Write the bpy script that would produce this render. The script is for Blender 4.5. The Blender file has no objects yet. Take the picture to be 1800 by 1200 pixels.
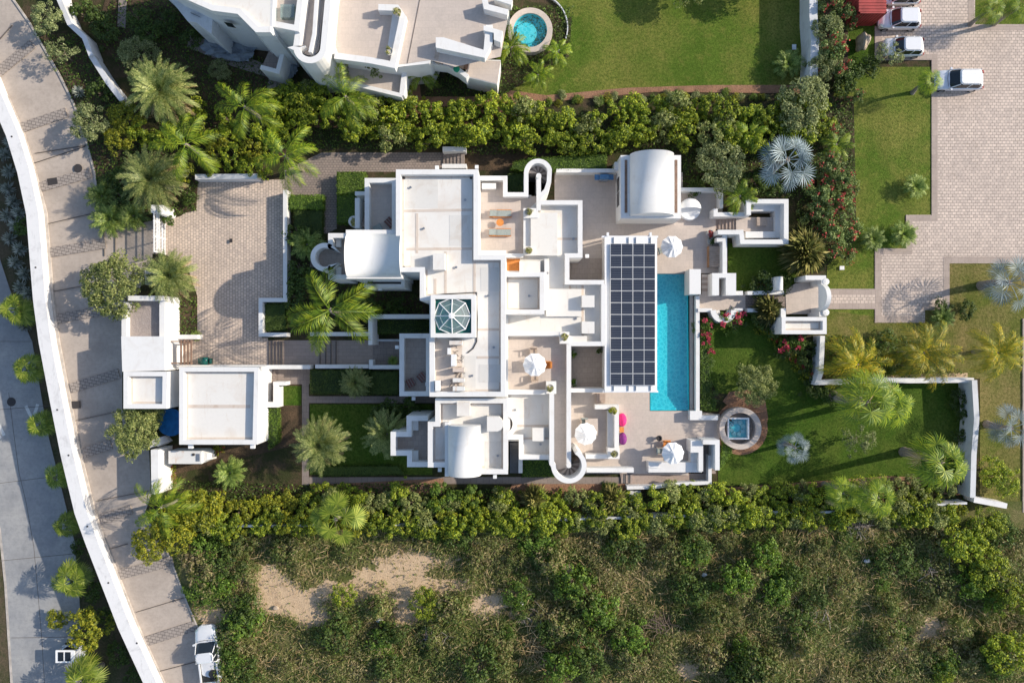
import bpy, math, random
import numpy as np
from mathutils import Vector
# ---------------------------------------------------------------- camera, sky, sun
H = 66.0          # metres above the garden
S = 0.055         # metres per photo pixel at garden level
SC = bpy.context.scene
COL = SC.collection
cam_d = bpy.data.cameras.new('camera'); cam_d.lens = 24; cam_d.sensor_width = 36
cam_d.clip_start = 1; cam_d.clip_end = 2000
cam = bpy.data.objects.new('camera', cam_d); COL.objects.link(cam)
cam.location = (0, 0, H); cam.rotation_euler = (0, 0, 0); SC.camera = cam
SUN_EL, SUN_AZ = math.radians(28.4), math.radians(14)     # azimuth counter-clockwise from +x
wd = bpy.data.worlds.new('World'); SC.world = wd; wd.use_nodes = True
nt = wd.node_tree; bg = nt.nodes['Background']
sky = nt.nodes.new('ShaderNodeTexSky'); sky.sky_type = 'NISHITA'; sky.sun_disc = False
sky.sun_elevation = SUN_EL; sky.sun_rotation = math.radians(90) - SUN_AZ
nt.links.new(sky.outputs[0], bg.inputs[0]); bg.inputs[1].default_value = 0.15
sl = bpy.data.lights.new('sun', 'SUN'); sl.energy = 4.3; sl.angle = math.radians(0.5); sl.color = (1, .90, .76)
so = bpy.data.objects.new('sun', sl); COL.objects.link(so)
sv = Vector((math.cos(SUN_AZ)*math.cos(SUN_EL), math.sin(SUN_AZ)*math.cos(SUN_EL), math.sin(SUN_EL)))
so.rotation_euler = sv.to_track_quat('Z', 'Y').to_euler(); so.location = sv*150
SC.view_settings.view_transform = 'Standard'; SC.view_settings.look = 'None'
SC.view_settings.exposure = 0.36; SC.view_settings.gamma = 1
SC.cycles.max_bounces = 6; SC.cycles.transparent_max_bounces = 8

# ---------------------------------------------------------------- helpers
rnd = random.Random(7)
def W(px, py, z=0.0):
    k = (H - z)/H
    return ((px-900)*S*k, (600-py)*S*k)
def PX(n): return n*S
def tag(o, label=None, cat=None, group=None, kind=None):
    if label: o['label'] = label
    if cat: o['category'] = cat
    if group: o['group'] = group
    if kind: o['kind'] = kind
    return o
def empty(name, label, cat, loc=(0,0,0), rz=0, group=None):
    o = bpy.data.objects.new(name, None); COL.objects.link(o); o.location = loc; o.rotation_euler = (0,0,rz)
    o.empty_display_size = .3
    return tag(o, label, cat, group)
def link(name, me, parent=None):
    o = bpy.data.objects.new(name, me); COL.objects.link(o)
    if parent: o.parent = parent
    return o
def clone(src, loc, rz=0, sc=1.0, label=None, group=None, tilt=None):
    c = src.copy(); COL.objects.link(c); c.location = loc
    c.rotation_euler = (tilt[0] if tilt else 0, tilt[1] if tilt else 0, rz)
    c.scale = (sc,)*3 if not isinstance(sc, tuple) else sc
    if label: c['label'] = label
    if group: c['group'] = group
    elif 'group' in c: del c['group']
    for ch in src.children:
        d = ch.copy(); COL.objects.link(d); d.parent = c
        for g in ch.children:
            e = g.copy(); COL.objects.link(e); e.parent = d
    return c
def area2(p): return sum(p[i][0]*p[(i+1)%len(p)][1]-p[(i+1)%len(p)][0]*p[i][1] for i in range(len(p)))
def ccw(p): return list(p) if area2(p) > 0 else list(p)[::-1]
def offset(p, d, closed=True):
    """left offset by d of a polyline"""
    n = len(p); out = []
    for i in range(n):
        a = p[i-1] if (closed or i > 0) else None
        b = p[i]
        c = p[(i+1) % n] if (closed or i < n-1) else None
        ns = []
        for u, v in ((a, b), (b, c)):
            if u is None or v is None: continue
            dx, dy = v[0]-u[0], v[1]-u[1]; l = math.hypot(dx, dy) or 1e-9
            ns.append((-dy/l, dx/l))
        if len(ns) == 2:
            mx, my = ns[0][0]+ns[1][0], ns[0][1]+ns[1][1]; l = math.hypot(mx, my) or 1e-9
            mx, my = mx/l, my/l; k = max(.35, mx*ns[0][0]+my*ns[0][1])
            out.append((b[0]+mx*d/k, b[1]+my*d/k))
        else: out.append((b[0]+ns[0][0]*d, b[1]+ns[0][1]*d))
    return out
def arc(cx, cy, r, a0, a1, n=20, ry=None):
    """photo-space arc; angle 0 = right, 90 = down"""
    ry = ry or r
    return [(cx+r*math.cos(math.radians(a0+(a1-a0)*i/n)), cy+ry*math.sin(math.radians(a0+(a1-a0)*i/n))) for i in range(n+1)]
_j = [0]
def jit():
    _j[0] = (_j[0]*7+3) % 23
    return _j[0]*0.0009
class MB:
    def __init__(s): s.v = []; s.f = []; s.m = []
    def face(s, pts, m=0):
        i = len(s.v); s.v += [tuple(p) for p in pts]; s.f.append(tuple(range(i, i+len(pts)))); s.m.append(m)
    def prism(s, poly, z0, z1, m=0, mt=None, bottom=True, bevel=0):
        p = ccw(poly); n = len(p); i = len(s.v)
        s.v += [(x, y, z0) for x, y in p] + [(x, y, z1) for x, y in p]
        for k in range(n):
            s.f.append((i+k, i+(k+1) % n, i+n+(k+1) % n, i+n+k)); s.m.append(m)
        s.f.append(tuple(range(i+n, i+2*n))); s.m.append(m if mt is None else mt)
        if bottom: s.f.append(tuple(range(i+n-1, i-1, -1))); s.m.append(m)
    def box(s, x0, y0, z0, x1, y1, z1, m=0): s.prism([(x0,y0),(x1,y0),(x1,y1),(x0,y1)], z0, z1, m)
    def frustum(s, p0, z0, p1, z1, m=0, mt=None):
        n = len(p0); i = len(s.v)
        s.v += [(x, y, z0) for x, y in p0] + [(x, y, z1) for x, y in p1]
        for k in range(n):
            s.f.append((i+k, i+(k+1) % n, i+n+(k+1) % n, i+n+k)); s.m.append(m)
        s.f.append(tuple(range(i+n, i+2*n))); s.m.append(m if mt is None else mt)
        s.f.append(tuple(range(i+n-1, i-1, -1))); s.m.append(m)
    def ring(s, outer, inner, z0, z1, zin=None, m=0):
        """wall ring; both loops same count & ccw; zin = how deep the inner face goes"""
        zin = z0 if zin is None else zin
        n = len(outer); i = len(s.v)
        s.v += [(x,y,z0) for x,y in outer]+[(x,y,z1) for x,y in outer]+[(x,y,z1) for x,y in inner]+[(x,y,zin) for x,y in inner]
        for k in range(n):
            q = (k+1) % n
            for a in (0, 1, 2):
                s.f.append((i+a*n+k, i+a*n+q, i+(a+1)*n+q, i+(a+1)*n+k)); s.m.append(m)
    def strip(s, line, w, z0, z1, m=0, closed=False):
        L = offset(line, w/2, closed); R = offset(line, -w/2, closed)
        if closed:
            if area2(line) < 0: L, R = L[::-1], R[::-1]
            o, n_ = (R, L) if abs(area2(R)) > abs(area2(L)) else (L, R)
            s.ring(o, n_, z0, z1, m=m)
            return
        n = len(line); i = len(s.v)
        s.v += [(x,y,z0) for x,y in L]+[(x,y,z1) for x,y in L]+[(x,y,z1) for x,y in R]+[(x,y,z0) for x,y in R]
        for k in range(n-1):
            for a in (0,1,2):
                s.f.append((i+a*n+k, i+a*n+k+1, i+(a+1)*n+k+1, i+(a+1)*n+k)); s.m.append(m)
        s.f.append((i, i+n, i+2*n, i+3*n)); s.m.append(m)
        s.f.append((i+n-1, i+4*n-1, i+3*n-1, i+2*n-1)); s.m.append(m)
    def tube(s, pts, rs, n=8, m=0, cap=True):
        pts = [Vector(p) for p in pts]; i = len(s.v)
        if not hasattr(rs, '__len__'): rs = [rs]*len(pts)
        for k, p in enumerate(pts):
            d = (pts[min(k+1, len(pts)-1)]-pts[max(k-1, 0)])
            d = d.normalized() if d.length > 1e-9 else Vector((0,0,1))
            u = d.orthogonal().normalized() if abs(d.z) < .9 else Vector((1,0,0)); u = (u-d*u.dot(d)).normalized(); v = d.cross(u)
            for a in range(n):
                t = 2*math.pi*a/n; q = p+(u*math.cos(t)+v*math.sin(t))*rs[k]; s.v.append(tuple(q))
        for k in range(len(pts)-1):
            for a in range(n):
                b = (a+1) % n
                s.f.append((i+k*n+a, i+k*n+b, i+(k+1)*n+b, i+(k+1)*n+a)); s.m.append(m)
        if cap:
            s.f.append(tuple(i+a for a in range(n-1, -1, -1))); s.m.append(m)
            s.f.append(tuple(i+(len(pts)-1)*n+a for a in range(n))); s.m.append(m)
    def lathe(s, cx, cy, prof, n=20, m=0, cap=True):
        i = len(s.v)
        for r, z in prof:
            for a in range(n):
                t = 2*math.pi*a/n; s.v.append((cx+r*math.cos(t), cy+r*math.sin(t), z))
        for k in range(len(prof)-1):
            for a in range(n):
                b = (a+1) % n
                s.f.append((i+k*n+a, i+k*n+b, i+(k+1)*n+b, i+(k+1)*n+a)); s.m.append(m)
        if not cap: return
        if prof[-1][0] > 1e-4: s.f.append(tuple(i+(len(prof)-1)*n+a for a in range(n))); s.m.append(m)
        if prof[0][0] > 1e-4: s.f.append(tuple(i+a for a in range(n-1, -1, -1))); s.m.append(m)
    def mesh(s, name, mats, smooth=False):
        me = bpy.data.meshes.new(name); me.from_pydata(s.v, [], s.f)
        for m in (mats if isinstance(mats, (list, tuple)) else [mats]): me.materials.append(m)
        me.polygons.foreach_set('material_index', s.m)
        if smooth: me.polygons.foreach_set('use_smooth', [True]*len(s.f))
        me.update(); return me
    def build(s, name, mats, parent=None, smooth=False): return link(name, s.mesh(name, mats, smooth), parent)

# ---------------------------------------------------------------- materials
def lin(c): return tuple(((v/12.92) if v <= .04045 else ((v+.055)/1.055)**2.4) for v in c)
class NT:
    def __init__(s, name, rough=.8, spec=.3):
        s.mat = bpy.data.materials.new(name); s.mat.use_nodes = True; s.t = s.mat.node_tree
        s.b = s.t.nodes['Principled BSDF']; s.b.inputs['Roughness'].default_value = rough
        s.b.inputs['Specular IOR Level'].default_value = spec
    def n(s, ty, **kw):
        x = s.t.nodes.new(ty)
        for k, v in kw.items():
            if k in x.inputs: x.inputs[k].default_value = v
            else: setattr(x, k, v)
        return x
    def l(s, a, b): s.t.links.new(a, b)
    def pos(s, rot=0, scale=(1,1,1)):
        g = s.n('ShaderNodeNewGeometry'); m = s.n('ShaderNodeMapping'); m.inputs['Rotation'].default_value = (0,0,rot)
        m.inputs['Scale'].default_value = scale; s.l(g.outputs['Position'], m.inputs[0]); return m.outputs[0]
    def noise(s, scale, detail=6, rough=.6, vec=None, dist=0):
        x = s.n('ShaderNodeTexNoise'); x.inputs['Scale'].default_value = scale; x.inputs['Detail'].default_value = detail
        x.inputs['Roughness'].default_value = rough; x.inputs['Distortion'].default_value = dist
        s.l(vec if vec else s.pos(), x.inputs['Vector']); return x.outputs['Fac']
    def ramp(s, fac, stops):
        r = s.n('ShaderNodeValToRGB'); e = r.color_ramp.elements
        while len(e) < len(stops): e.new(.5)
        for k, (p, c) in enumerate(stops):
            e[k].position = p; e[k].color = (c, c, c, 1) if not hasattr(c, '__len__') else (*c, 1)
        s.l(fac, r.inputs[0]); return r.outputs[0]
    def mix(s, fac, a, b, mode='MIX'):
        m = s.n('ShaderNodeMix'); m.data_type = 'RGBA'; m.blend_type = mode
        for v, i in ((fac, 0), (a, 6), (b, 7)):
            if hasattr(v, 'is_output'): s.l(v, m.inputs[i])
            elif i == 0: m.inputs[0].default_value = v
            else: m.inputs[i].default_value = (*v, 1)
        return m.outputs[2]
    def col(s, c):
        if hasattr(c, 'is_output'): s.l(c, s.b.inputs['Base Color'])
        else: s.b.inputs['Base Color'].default_value = (*c, 1)
    def bump(s, h, strength=.3, dist=.05):
        b = s.n('ShaderNodeBump'); b.inputs['Strength'].default_value = strength; b.inputs['Distance'].default_value = dist
        s.l(h, b.inputs['Height']); s.l(b.outputs[0], s.b.inputs['Normal'])
def simple(name, c, rough=.6, spec=.4, metal=0, var=.12, scale=6, bump=0):
    t = NT(name, rough, spec); t.b.inputs['Metallic'].default_value = metal
    n = t.noise(scale); t.col(t.mix(t.ramp(n, [(.3, 0), (.7, 1)]), tuple(v*(1-var) for v in c), tuple(min(1, v*(1+var)) for v in c)))
    if bump: t.bump(t.noise(scale*6), bump, .02)
    return t.mat
def plaster(name, base, stain, amt=.5, sc=.5):
    t = NT(name, .75, .25)
    f = t.ramp(t.noise(sc, 8, .65, dist=.6), [(.52, 0), (.78, amt)])
    f2 = t.ramp(t.noise(3.5, 6, .7), [(.45, 0), (.8, .22)])
    c = t.mix(f, base, stain); c = t.mix(f2, c, tuple(v*.78 for v in base))
    f3 = t.ramp(t.noise(1.1, 7, .7, vec=t.pos(0, (2.2,.5,1))), [(.58, 0), (.66, amt*.5)]); c = t.mix(f3, c, stain)
    t.col(c); t.bump(t.noise(14, 4), .12, .02); return t.mat
M = {}
M['plaster'] = plaster('white_plaster', (.745,.735,.715), (.52,.47,.41), .45)
M['roof'] = plaster('white_roof', (.735,.71,.665), (.56,.45,.355), .6, .35)
M['patch'] = plaster('roof_patch', (.66,.64,.60), (.50,.42,.34), .6, .6)
M['walltop'] = plaster('weathered_wall', (.74,.73,.72), (.32,.31,.31), .55, .8)
M['seam'] = plaster('roof_seam', (.60,.52,.45), (.42,.30,.22), .7, 1.3)
M['oldplaster'] = plaster('grey_plaster', (.62,.63,.64), (.35,.34,.33), .5, .8)
def paving(name, c1, c2, mortar, bw, rh, rot=0, ms=.02, offs=.5, big=.35, bump=.4, weeds=0, wob=0.0):
    t = NT(name, .85, .2); v = t.pos(rot)
    if wob:
        nz = t.n('ShaderNodeTexNoise', Scale=1.3); t.l(v, nz.inputs['Vector'])
        va = t.n('ShaderNodeVectorMath', operation='MULTIPLY_ADD'); t.l(nz.outputs['Color'], va.inputs[0]); va.inputs[1].default_value = (wob, wob, 0); t.l(v, va.inputs[2]); v = va.outputs[0]
    b = t.n('ShaderNodeTexBrick', offset=offs); t.l(v, b.inputs['Vector'])
    for k, val in (('Scale', 1), ('Brick Width', bw), ('Row Height', rh), ('Mortar Size', ms), ('Mortar Smooth', .3), ('Bias', 0)): b.inputs[k].default_value = val
    b.inputs['Color1'].default_value = (*c1, 1); b.inputs['Color2'].default_value = (*c2, 1); b.inputs['Mortar'].default_value = (*mortar, 1)
    c = t.mix(t.ramp(t.noise(.22, 5, .6), [(.35, 0), (.7, big)]), b.outputs['Color'], tuple(v*.62 for v in c2))
    c = t.mix(t.ramp(t.noise(5, 6, .7), [(.4, 0), (.75, .4)]), c, tuple(v*1.18 for v in c1))
    if weeds:
        c = t.mix(t.ramp(t.noise(.6, 7, .7), [(.6, 0), (.72, weeds)]), c, (.16,.12,.06))
    t.col(c); t.bump(b.outputs['Fac'], -bump, .03); return t.mat
M['tile'] = paving('terrace_tile', (.57,.49,.43), (.52,.45,.395), (.42,.36,.32), .6, .6, 0, .008, .5, .3, .1)
M['tiledark'] = paving('brown_tile', (.42,.35,.30), (.37,.31,.27), (.24,.21,.19), .5, .5, 0, .012, .5, .3, .1)
M['drive'] = paving('driveway_cobble', (.70,.565,.455), (.50,.41,.345), (.15,.12,.10), .34, .27, math.pi/2, .02, .5, .55, .5, .3, .06)
M['plaza'] = paving('plaza_cobble', (.68,.56,.475), (.50,.415,.36), (.20,.16,.135), .37, .285, 0, .026, .5, .35, .5, .3, .05)
M['slab'] = paving('border_slab', (.44,.36,.31), (.38,.31,.27), (.24,.20,.17), .62, .62, 0, .012, .5, .35, .2)
M['path'] = paving('garden_path', (.30,.245,.215), (.25,.21,.185), (.13,.11,.095), .62, .62, 0, .014, .5, .3, .2)
M['cobblepath'] = paving('cobble_path', (.33,.265,.23), (.25,.21,.185), (.09,.075,.065), .30, .24, 0, .02, .5, .35, .4)
M['woodstep'] = paving('stone_step', (.42,.33,.28), (.36,.29,.25), (.22,.18,.15), .8, .35, 0, .01, .5, .3, .1)
M['darkstep'] = simple('grey_step', (.13,.125,.125), .8)
def road(name, a, b, joint):
    t = NT(name, .85, .2); c = t.mix(t.ramp(t.noise(.35, 8, .65), [(.3, 0), (.75, 1)]), a, b)
    c = t.mix(t.ramp(t.noise(2.6, 8, .75), [(.45, 0), (.75, .5)]), c, tuple(v*.62 for v in a))
    c = t.mix(t.ramp(t.noise(.12, 5, .7), [(.5, 0), (.62, .4)]), c, tuple(v*.7 for v in a))
    c = t.mix(t.ramp(t.noise(1.0, 3, .5, vec=t.pos(.15, (.25, 9, 1))), [(.5, 0), (.8, .18)]), c, tuple(v*.7 for v in a))
    t.col(c); t.bump(t.noise(18, 4), .15, .02); return t.mat
M['road'] = road('concrete_road', (.40,.34,.29), (.52,.445,.38), 0)
M['lowroad'] = road('grey_concrete_road', (.27,.275,.285), (.42,.41,.39), 0)
M['kerb'] = simple('kerb_concrete', (.47,.42,.37), .85, .2, var=.25, scale=1.5, bump=.3)
M['joint'] = simple('joint_tar', (.12,.105,.095), .9)
M['paint'] = simple('road_paint', (.6,.6,.58), .7)
M['band'] = paving('cobble_band', (.37,.32,.28), (.31,.27,.24), (.13,.11,.10), .42, .30, math.radians(11), .035, .5, .3, .5)
def lawn(name, a, b, c3, dry):
    t = NT(name, .95, .1)
    c = t.mix(t.ramp(t.noise(.25, 6, .6), [(.35, 0), (.65, 1)]), a, b)
    c = t.mix(t.ramp(t.noise(.13, 6, .7), [(.42, 0), (.62, dry)]), c, c3); c = t.mix(t.ramp(t.noise(.7, 7, .75), [(.5, 0), (.68, dry*.8)]), c, c3); c = t.mix(t.ramp(t.noise(.5, 3, .5, vec=t.pos(.05, (1.6,.08,1))), [(.45, 0), (.6, .22)]), c, tuple(v*.6 for v in a))
    c = t.mix(t.ramp(t.noise(4.5, 6, .8), [(.42, 0), (.62, .75)]), c, tuple(v*.45 for v in a))
    c = t.mix(t.ramp(t.noise(7, 4, .8), [(.55, 0), (.72, .5)]), c, tuple(v*1.7 for v in b))
    t.col(c); t.bump(t.noise(9, 5, .8), .9, .12); return t.mat
M['lawn'] = lawn('lawn_grass', (.095,.165,.020), (.14,.205,.030), (.30,.265,.07), .75)
M['lawn2'] = lawn('garden_grass', (.055,.115,.013), (.08,.15,.018), (.17,.19,.04), .5)
M['lawndry'] = lawn('dry_lawn', (.12,.155,.025), (.17,.18,.045), (.34,.25,.11), .8)
def soil(name, a, b, c, sc=.8, thr=(.45,.6), bump=.8):
    t = NT(name, .95, .1)
    k = t.mix(t.ramp(t.noise(sc, 9, .7, dist=.5), [(thr[0], 0), (thr[1], 1)]), a, b)
    k = t.mix(t.ramp(t.noise(5, 8, .8), [(.45, 0), (.7, .6)]), k, c)
    t.col(k); t.bump(t.noise(7, 6, .75), bump, .15); return t.mat
M['soil'] = soil('garden_soil', (.085,.06,.04), (.13,.085,.055), (.035,.04,.018))
M['mulch'] = soil('red_mulch', (.36,.20,.125), (.28,.155,.10), (.14,.09,.055))
M['ground'] = soil('garden_ground', (.05,.055,.022), (.10,.07,.045), (.03,.04,.015))
M['scrubsoil'] = soil('scrub_soil', (.19,.17,.075), (.09,.11,.03), (.13,.13,.05), .5, (.40,.55))
M['sand'] = soil('dry_sand', (.62,.46,.30), (.48,.34,.22), (.28,.20,.12), 1.2, (.45,.7), .5)
M['lowground'] = soil('low_ground', (.10,.08,.05), (.05,.06,.025), (.20,.15,.10), .5)
def leafmat(name, stops, trans=.35, rough=.6, gloss=.03, ns=.9, wi=.62, wn=.42, off=0):
    m = bpy.data.materials.new(name); m.use_nodes = True; t = NT.__new__(NT); t.mat = m; t.t = m.node_tree
    t.t.nodes.clear(); o = t.n('ShaderNodeOutputMaterial')
    g = t.n('ShaderNodeNewGeometry'); oi = t.n('ShaderNodeObjectInfo')
    nz = t.noise(ns, 4, .6)
    a = t.n('ShaderNodeMath', operation='MULTIPLY_ADD'); t.l(g.outputs['Random Per Island'], a.inputs[0]); a.inputs[1].default_value = wi
    b_ = t.n('ShaderNodeMath', operation='MULTIPLY'); t.l(nz, b_.inputs[0]); b_.inputs[1].default_value = wn; t.l(b_.outputs[0], a.inputs[2])
    c = t.ramp(a.outputs[0], stops)
    v = t.n('ShaderNodeMapRange'); t.l(oi.outputs['Random'], v.inputs[0]); v.inputs[3].default_value = .8; v.inputs[4].default_value = 1.2
    hs = t.n('ShaderNodeHueSaturation'); t.l(c, hs.inputs['Color']); t.l(v.outputs[0], hs.inputs['Value'])
    d = t.n('ShaderNodeBsdfDiffuse'); tr = t.n('ShaderNodeBsdfTranslucent'); gl = t.n('ShaderNodeBsdfGlossy'); gl.inputs['Roughness'].default_value = rough
    gl.inputs['Color'].default_value = (.8,.85,.8,1)
    t.l(hs.outputs[0], d.inputs[0]); t.l(hs.outputs[0], tr.inputs[0])
    m1 = t.n('ShaderNodeMixShader'); m1.inputs[0].default_value = trans; t.l(d.outputs[0], m1.inputs[1]); t.l(tr.outputs[0], m1.inputs[2])
    m2 = t.n('ShaderNodeMixShader'); m2.inputs[0].default_value = gloss; t.l(m1.outputs[0], m2.inputs[1]); t.l(gl.outputs[0], m2.inputs[2])
    t.l(m2.outputs[0], o.inputs[0]); return m
L = {}
L['hedge'] = leafmat('hedge_leaf', [(.1,(.035,.065,.008)), (.45,(.16,.24,.016)), (.8,(.52,.56,.035))])
L['yellow'] = leafmat('yellow_leaf', [(.1,(.05,.075,.008)), (.5,(.24,.28,.018)), (.85,(.56,.50,.03))])
L['olive'] = leafmat('olive_leaf', [(.1,(.06,.085,.03)), (.5,(.24,.285,.10)), (.85,(.50,.53,.24))])
L['round'] = leafmat('round_tree_leaf', [(.1,(.05,.075,.02)), (.5,(.22,.27,.07)), (.85,(.52,.52,.18))])
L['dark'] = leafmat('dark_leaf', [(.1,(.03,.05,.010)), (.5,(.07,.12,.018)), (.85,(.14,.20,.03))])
L['clip'] = leafmat('clipped_leaf', [(.1,(.04,.08,.008)), (.5,(.11,.20,.02)), (.85,(.24,.36,.035))])
L['scrub'] = leafmat('scrub_leaf', [(.12,(.022,.04,.010)), (.36,(.065,.11,.018)), (.54,(.12,.17,.03)), (.74,(.21,.21,.06)), (.95,(.42,.33,.17))], ns=.28, wi=.42, wn=.95)
L['olean'] = leafmat('oleander_leaf', [(.1,(.05,.085,.02)), (.5,(.15,.22,.05)), (.85,(.34,.40,.14))])
L['palm'] = leafmat('palm_leaf', [(.1,(.05,.09,.015)), (.5,(.18,.27,.045)), (.85,(.42,.48,.12))], .25, .5, .035)
L['date'] = leafmat('date_palm_leaf', [(.1,(.045,.075,.018)), (.5,(.20,.26,.06)), (.88,(.58,.57,.20))], .22, .5, .035)
L['coco'] = leafmat('coconut_leaf', [(.1,(.05,.11,.008)), (.5,(.18,.29,.012)), (.85,(.46,.52,.03))], .35, .5, .035)
L['cocoy'] = leafmat('yellow_coconut_leaf', [(.1,(.09,.14,.008)), (.42,(.26,.30,.015)), (.66,(.50,.42,.02)), (.88,(.88,.58,.03))], .35, .5, .035)
L['fan'] = leafmat('fan_palm_leaf', [(.1,(.05,.10,.008)), (.5,(.20,.28,.02)), (.85,(.42,.46,.07))], .3, .5, .035)
L['silver'] = leafmat('silver_palm_leaf', [(.1,(.09,.13,.14)), (.5,(.19,.25,.27)), (.85,(.36,.43,.45))], .15, .5, .035)
L['yucca'] = leafmat('yucca_leaf', [(.1,(.09,.11,.025)), (.5,(.28,.29,.08)), (.85,(.62,.54,.20))], .2, .5, .035)
L['pink'] = leafmat('pink_flower', [(.2,(.45,.03,.06)), (.8,(.70,.08,.14))], .3)
L['red'] = leafmat('red_flower', [(.2,(.30,.03,.03)), (.8,(.50,.07,.06))], .3)
L['yflower'] = leafmat('yellow_flower', [(.2,(.60,.42,.04)), (.8,(.75,.6,.1))], .3)
L['grey'] = leafmat('grey_stem_leaf', [(.1,(.12,.14,.11)), (.5,(.34,.37,.30)), (.85,(.62,.62,.54))], .1)
L['dead'] = leafmat('dead_frond', [(.1,(.22,.14,.06)), (.5,(.42,.28,.13)), (.85,(.62,.48,.28))], .1)
M['bark'] = simple('bark', (.22,.17,.13), .9, .1, var=.4, scale=5, bump=.6)
M['palmbark'] = simple('palm_bark', (.30,.25,.21), .9, .1, var=.35, scale=8, bump=.6)
M['wood'] = simple('oiled_wood', (.42,.22,.10), .6, .3, var=.3, scale=3)
M['slatwood'] = simple('brown_slat', (.22,.14,.10), .7, .3, var=.3, scale=3)
M['palewood'] = simple('pale_wood', (.45,.36,.29), .7, .2, var=.2, scale=3)
M['canvas'] = simple('white_canvas', (.84,.84,.84), .8, .1, var=.04)
M['white'] = simple('white_paint', (.80,.80,.80), .45, .4, var=.05)
M['metal'] = simple('metal', (.45,.46,.47), .35, .5, .8)
M['black'] = simple('black_rubber', (.02,.02,.02), .6)
M['orange'] = simple('orange_fabric', (.60,.22,.05), .7, var=.2)
M['cushion'] = simple('grey_cushion', (.30,.33,.31), .9, .1, var=.15, scale=9)
M['brownfab'] = simple('brown_fabric', (.17,.085,.075), .9, .1, var=.3, scale=14)
M['pinkfab'] = simple('pink_fabric', (.75,.04,.20), .8, .2, var=.2, scale=5)
M['purplefab'] = simple('purple_fabric', (.22,.04,.20), .8, .2, var=.2, scale=5)
M['bluefab'] = simple('blue_tarp', (.008,.13,.36), .5, .4, var=.3, scale=2)
M['bluegrey'] = simple('blue_cover', (.10,.22,.38), .6, .3, var=.25, scale=5)
M['rust'] = plaster('rusty_white', (.70,.69,.66), (.50,.24,.08), .9, .35)
M['redpaint'] = simple('container_red', (.36,.055,.05), .6, .3, var=.3, scale=1.4)
M['stone'] = simple('boulder_stone', (.45,.36,.27), .9, .1, var=.35, scale=2, bump=.8)
M['pot'] = simple('concrete_pot', (.55,.52,.47), .8)
M['green'] = simple('green_plastic', (.02,.30,.16), .5)
M['iron'] = simple('cast_iron', (.045,.04,.04), .7)
M['glassdark'] = simple('dark_window', (.015,.02,.025), .08, .6)
M['teal'] = simple('teal_glass', (.01,.12,.10), .12, .6, var=.3, scale=1.3)
M['grav'] = soil('pale_gravel', (.42,.36,.33), (.36,.31,.29), (.26,.22,.20), 2, (.4,.6), .6)
def glass(name, tint, r=.02, reflect=.12, op=.25, dif=(.5,.6,.58)):
    m = bpy.data.materials.new(name); m.use_nodes = True; t = NT.__new__(NT); t.mat = m; t.t = m.node_tree; t.t.nodes.clear()
    o = t.n('ShaderNodeOutputMaterial'); a = t.n('ShaderNodeBsdfTransparent'); a.inputs[0].default_value = (*tint, 1)
    g = t.n('ShaderNodeBsdfGlossy'); g.inputs['Roughness'].default_value = r; d = t.n('ShaderNodeBsdfDiffuse'); d.inputs[0].default_value = (*dif, 1)
    x = t.n('ShaderNodeMixShader'); x.inputs[0].default_value = op; t.l(a.outputs[0], x.inputs[1]); t.l(d.outputs[0], x.inputs[2])
    y = t.n('ShaderNodeMixShader'); fr = None; y.inputs[0].default_value = .12; t.l(x.outputs[0], y.inputs[1]); t.l(g.outputs[0], y.inputs[2])
    return t, o, y, g, fr
t, o, y, g, fr = glass('clear_glass', (.82,.9,.88)); t.l(y.outputs[0], o.inputs[0]); M['glass'] = t.mat
t, o, y, g, fr = glass('pool_water', (.86,.97,.98), .06, .1, .06, (.08,.5,.55))
bp = t.n('ShaderNodeBump'); bp.inputs['Strength'].default_value = .5; bp.inputs['Distance'].default_value = .12
t.l(t.noise(2.2, 4, .6, dist=1.2), bp.inputs['Height']); t.l(bp.outputs[0], g.inputs['Normal']); y.inputs[0].default_value = .10
t.l(y.outputs[0], o.inputs[0]); M['water'] = t.mat
def caustic_tile(name, c1, c2):
    t = NT(name, .5, .3); v = t.n('ShaderNodeTexVoronoi', feature='DISTANCE_TO_EDGE'); v.inputs['Scale'].default_value = 2.6
    w = t.n('ShaderNodeVectorMath', operation='MULTIPLY_ADD'); nz = t.n('ShaderNodeTexNoise', Scale=1.5); t.l(t.pos(), nz.inputs['Vector'])
    t.l(nz.outputs['Color'], w.inputs[0]); w.inputs[1].default_value = (.5,.5,0); t.l(t.pos(), w.inputs[2]); t.l(w.outputs[0], v.inputs['Vector'])
    t.col(t.mix(t.ramp(v.outputs['Distance'], [(.02, .55), (.2, 0)]), c1, c2)); return t.mat  # pale warped web: rippling water light painted into the pool floor colour
M['pool'] = caustic_tile('pool_caustic_tile', (.010,.52,.64), (.10,.80,.86))
M['pool2'] = caustic_tile('round_pool_caustic_tile', (.05,.58,.68), (.2,.76,.82))
M['solar'] = None
t = NT('solar_cell', .25, .5); b = t.n('ShaderNodeTexBrick', offset=0); 
tc = t.n('ShaderNodeTexCoord'); t.l(tc.outputs['Object'], b.inputs['Vector'])
for k, val in (('Scale', 1), ('Brick Width', 3.1), ('Row Height', .155), ('Mortar Size', .012), ('Mortar Smooth', .1)): b.inputs[k].default_value = val
b.inputs['Color1'].default_value = (.020,.026,.045,1); b.inputs['Color2'].default_value = (.028,.035,.056,1); b.inputs['Mortar'].default_value = (.13,.14,.16,1)
t.col(b.outputs['Color']); M['solar'] = t.mat
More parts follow.
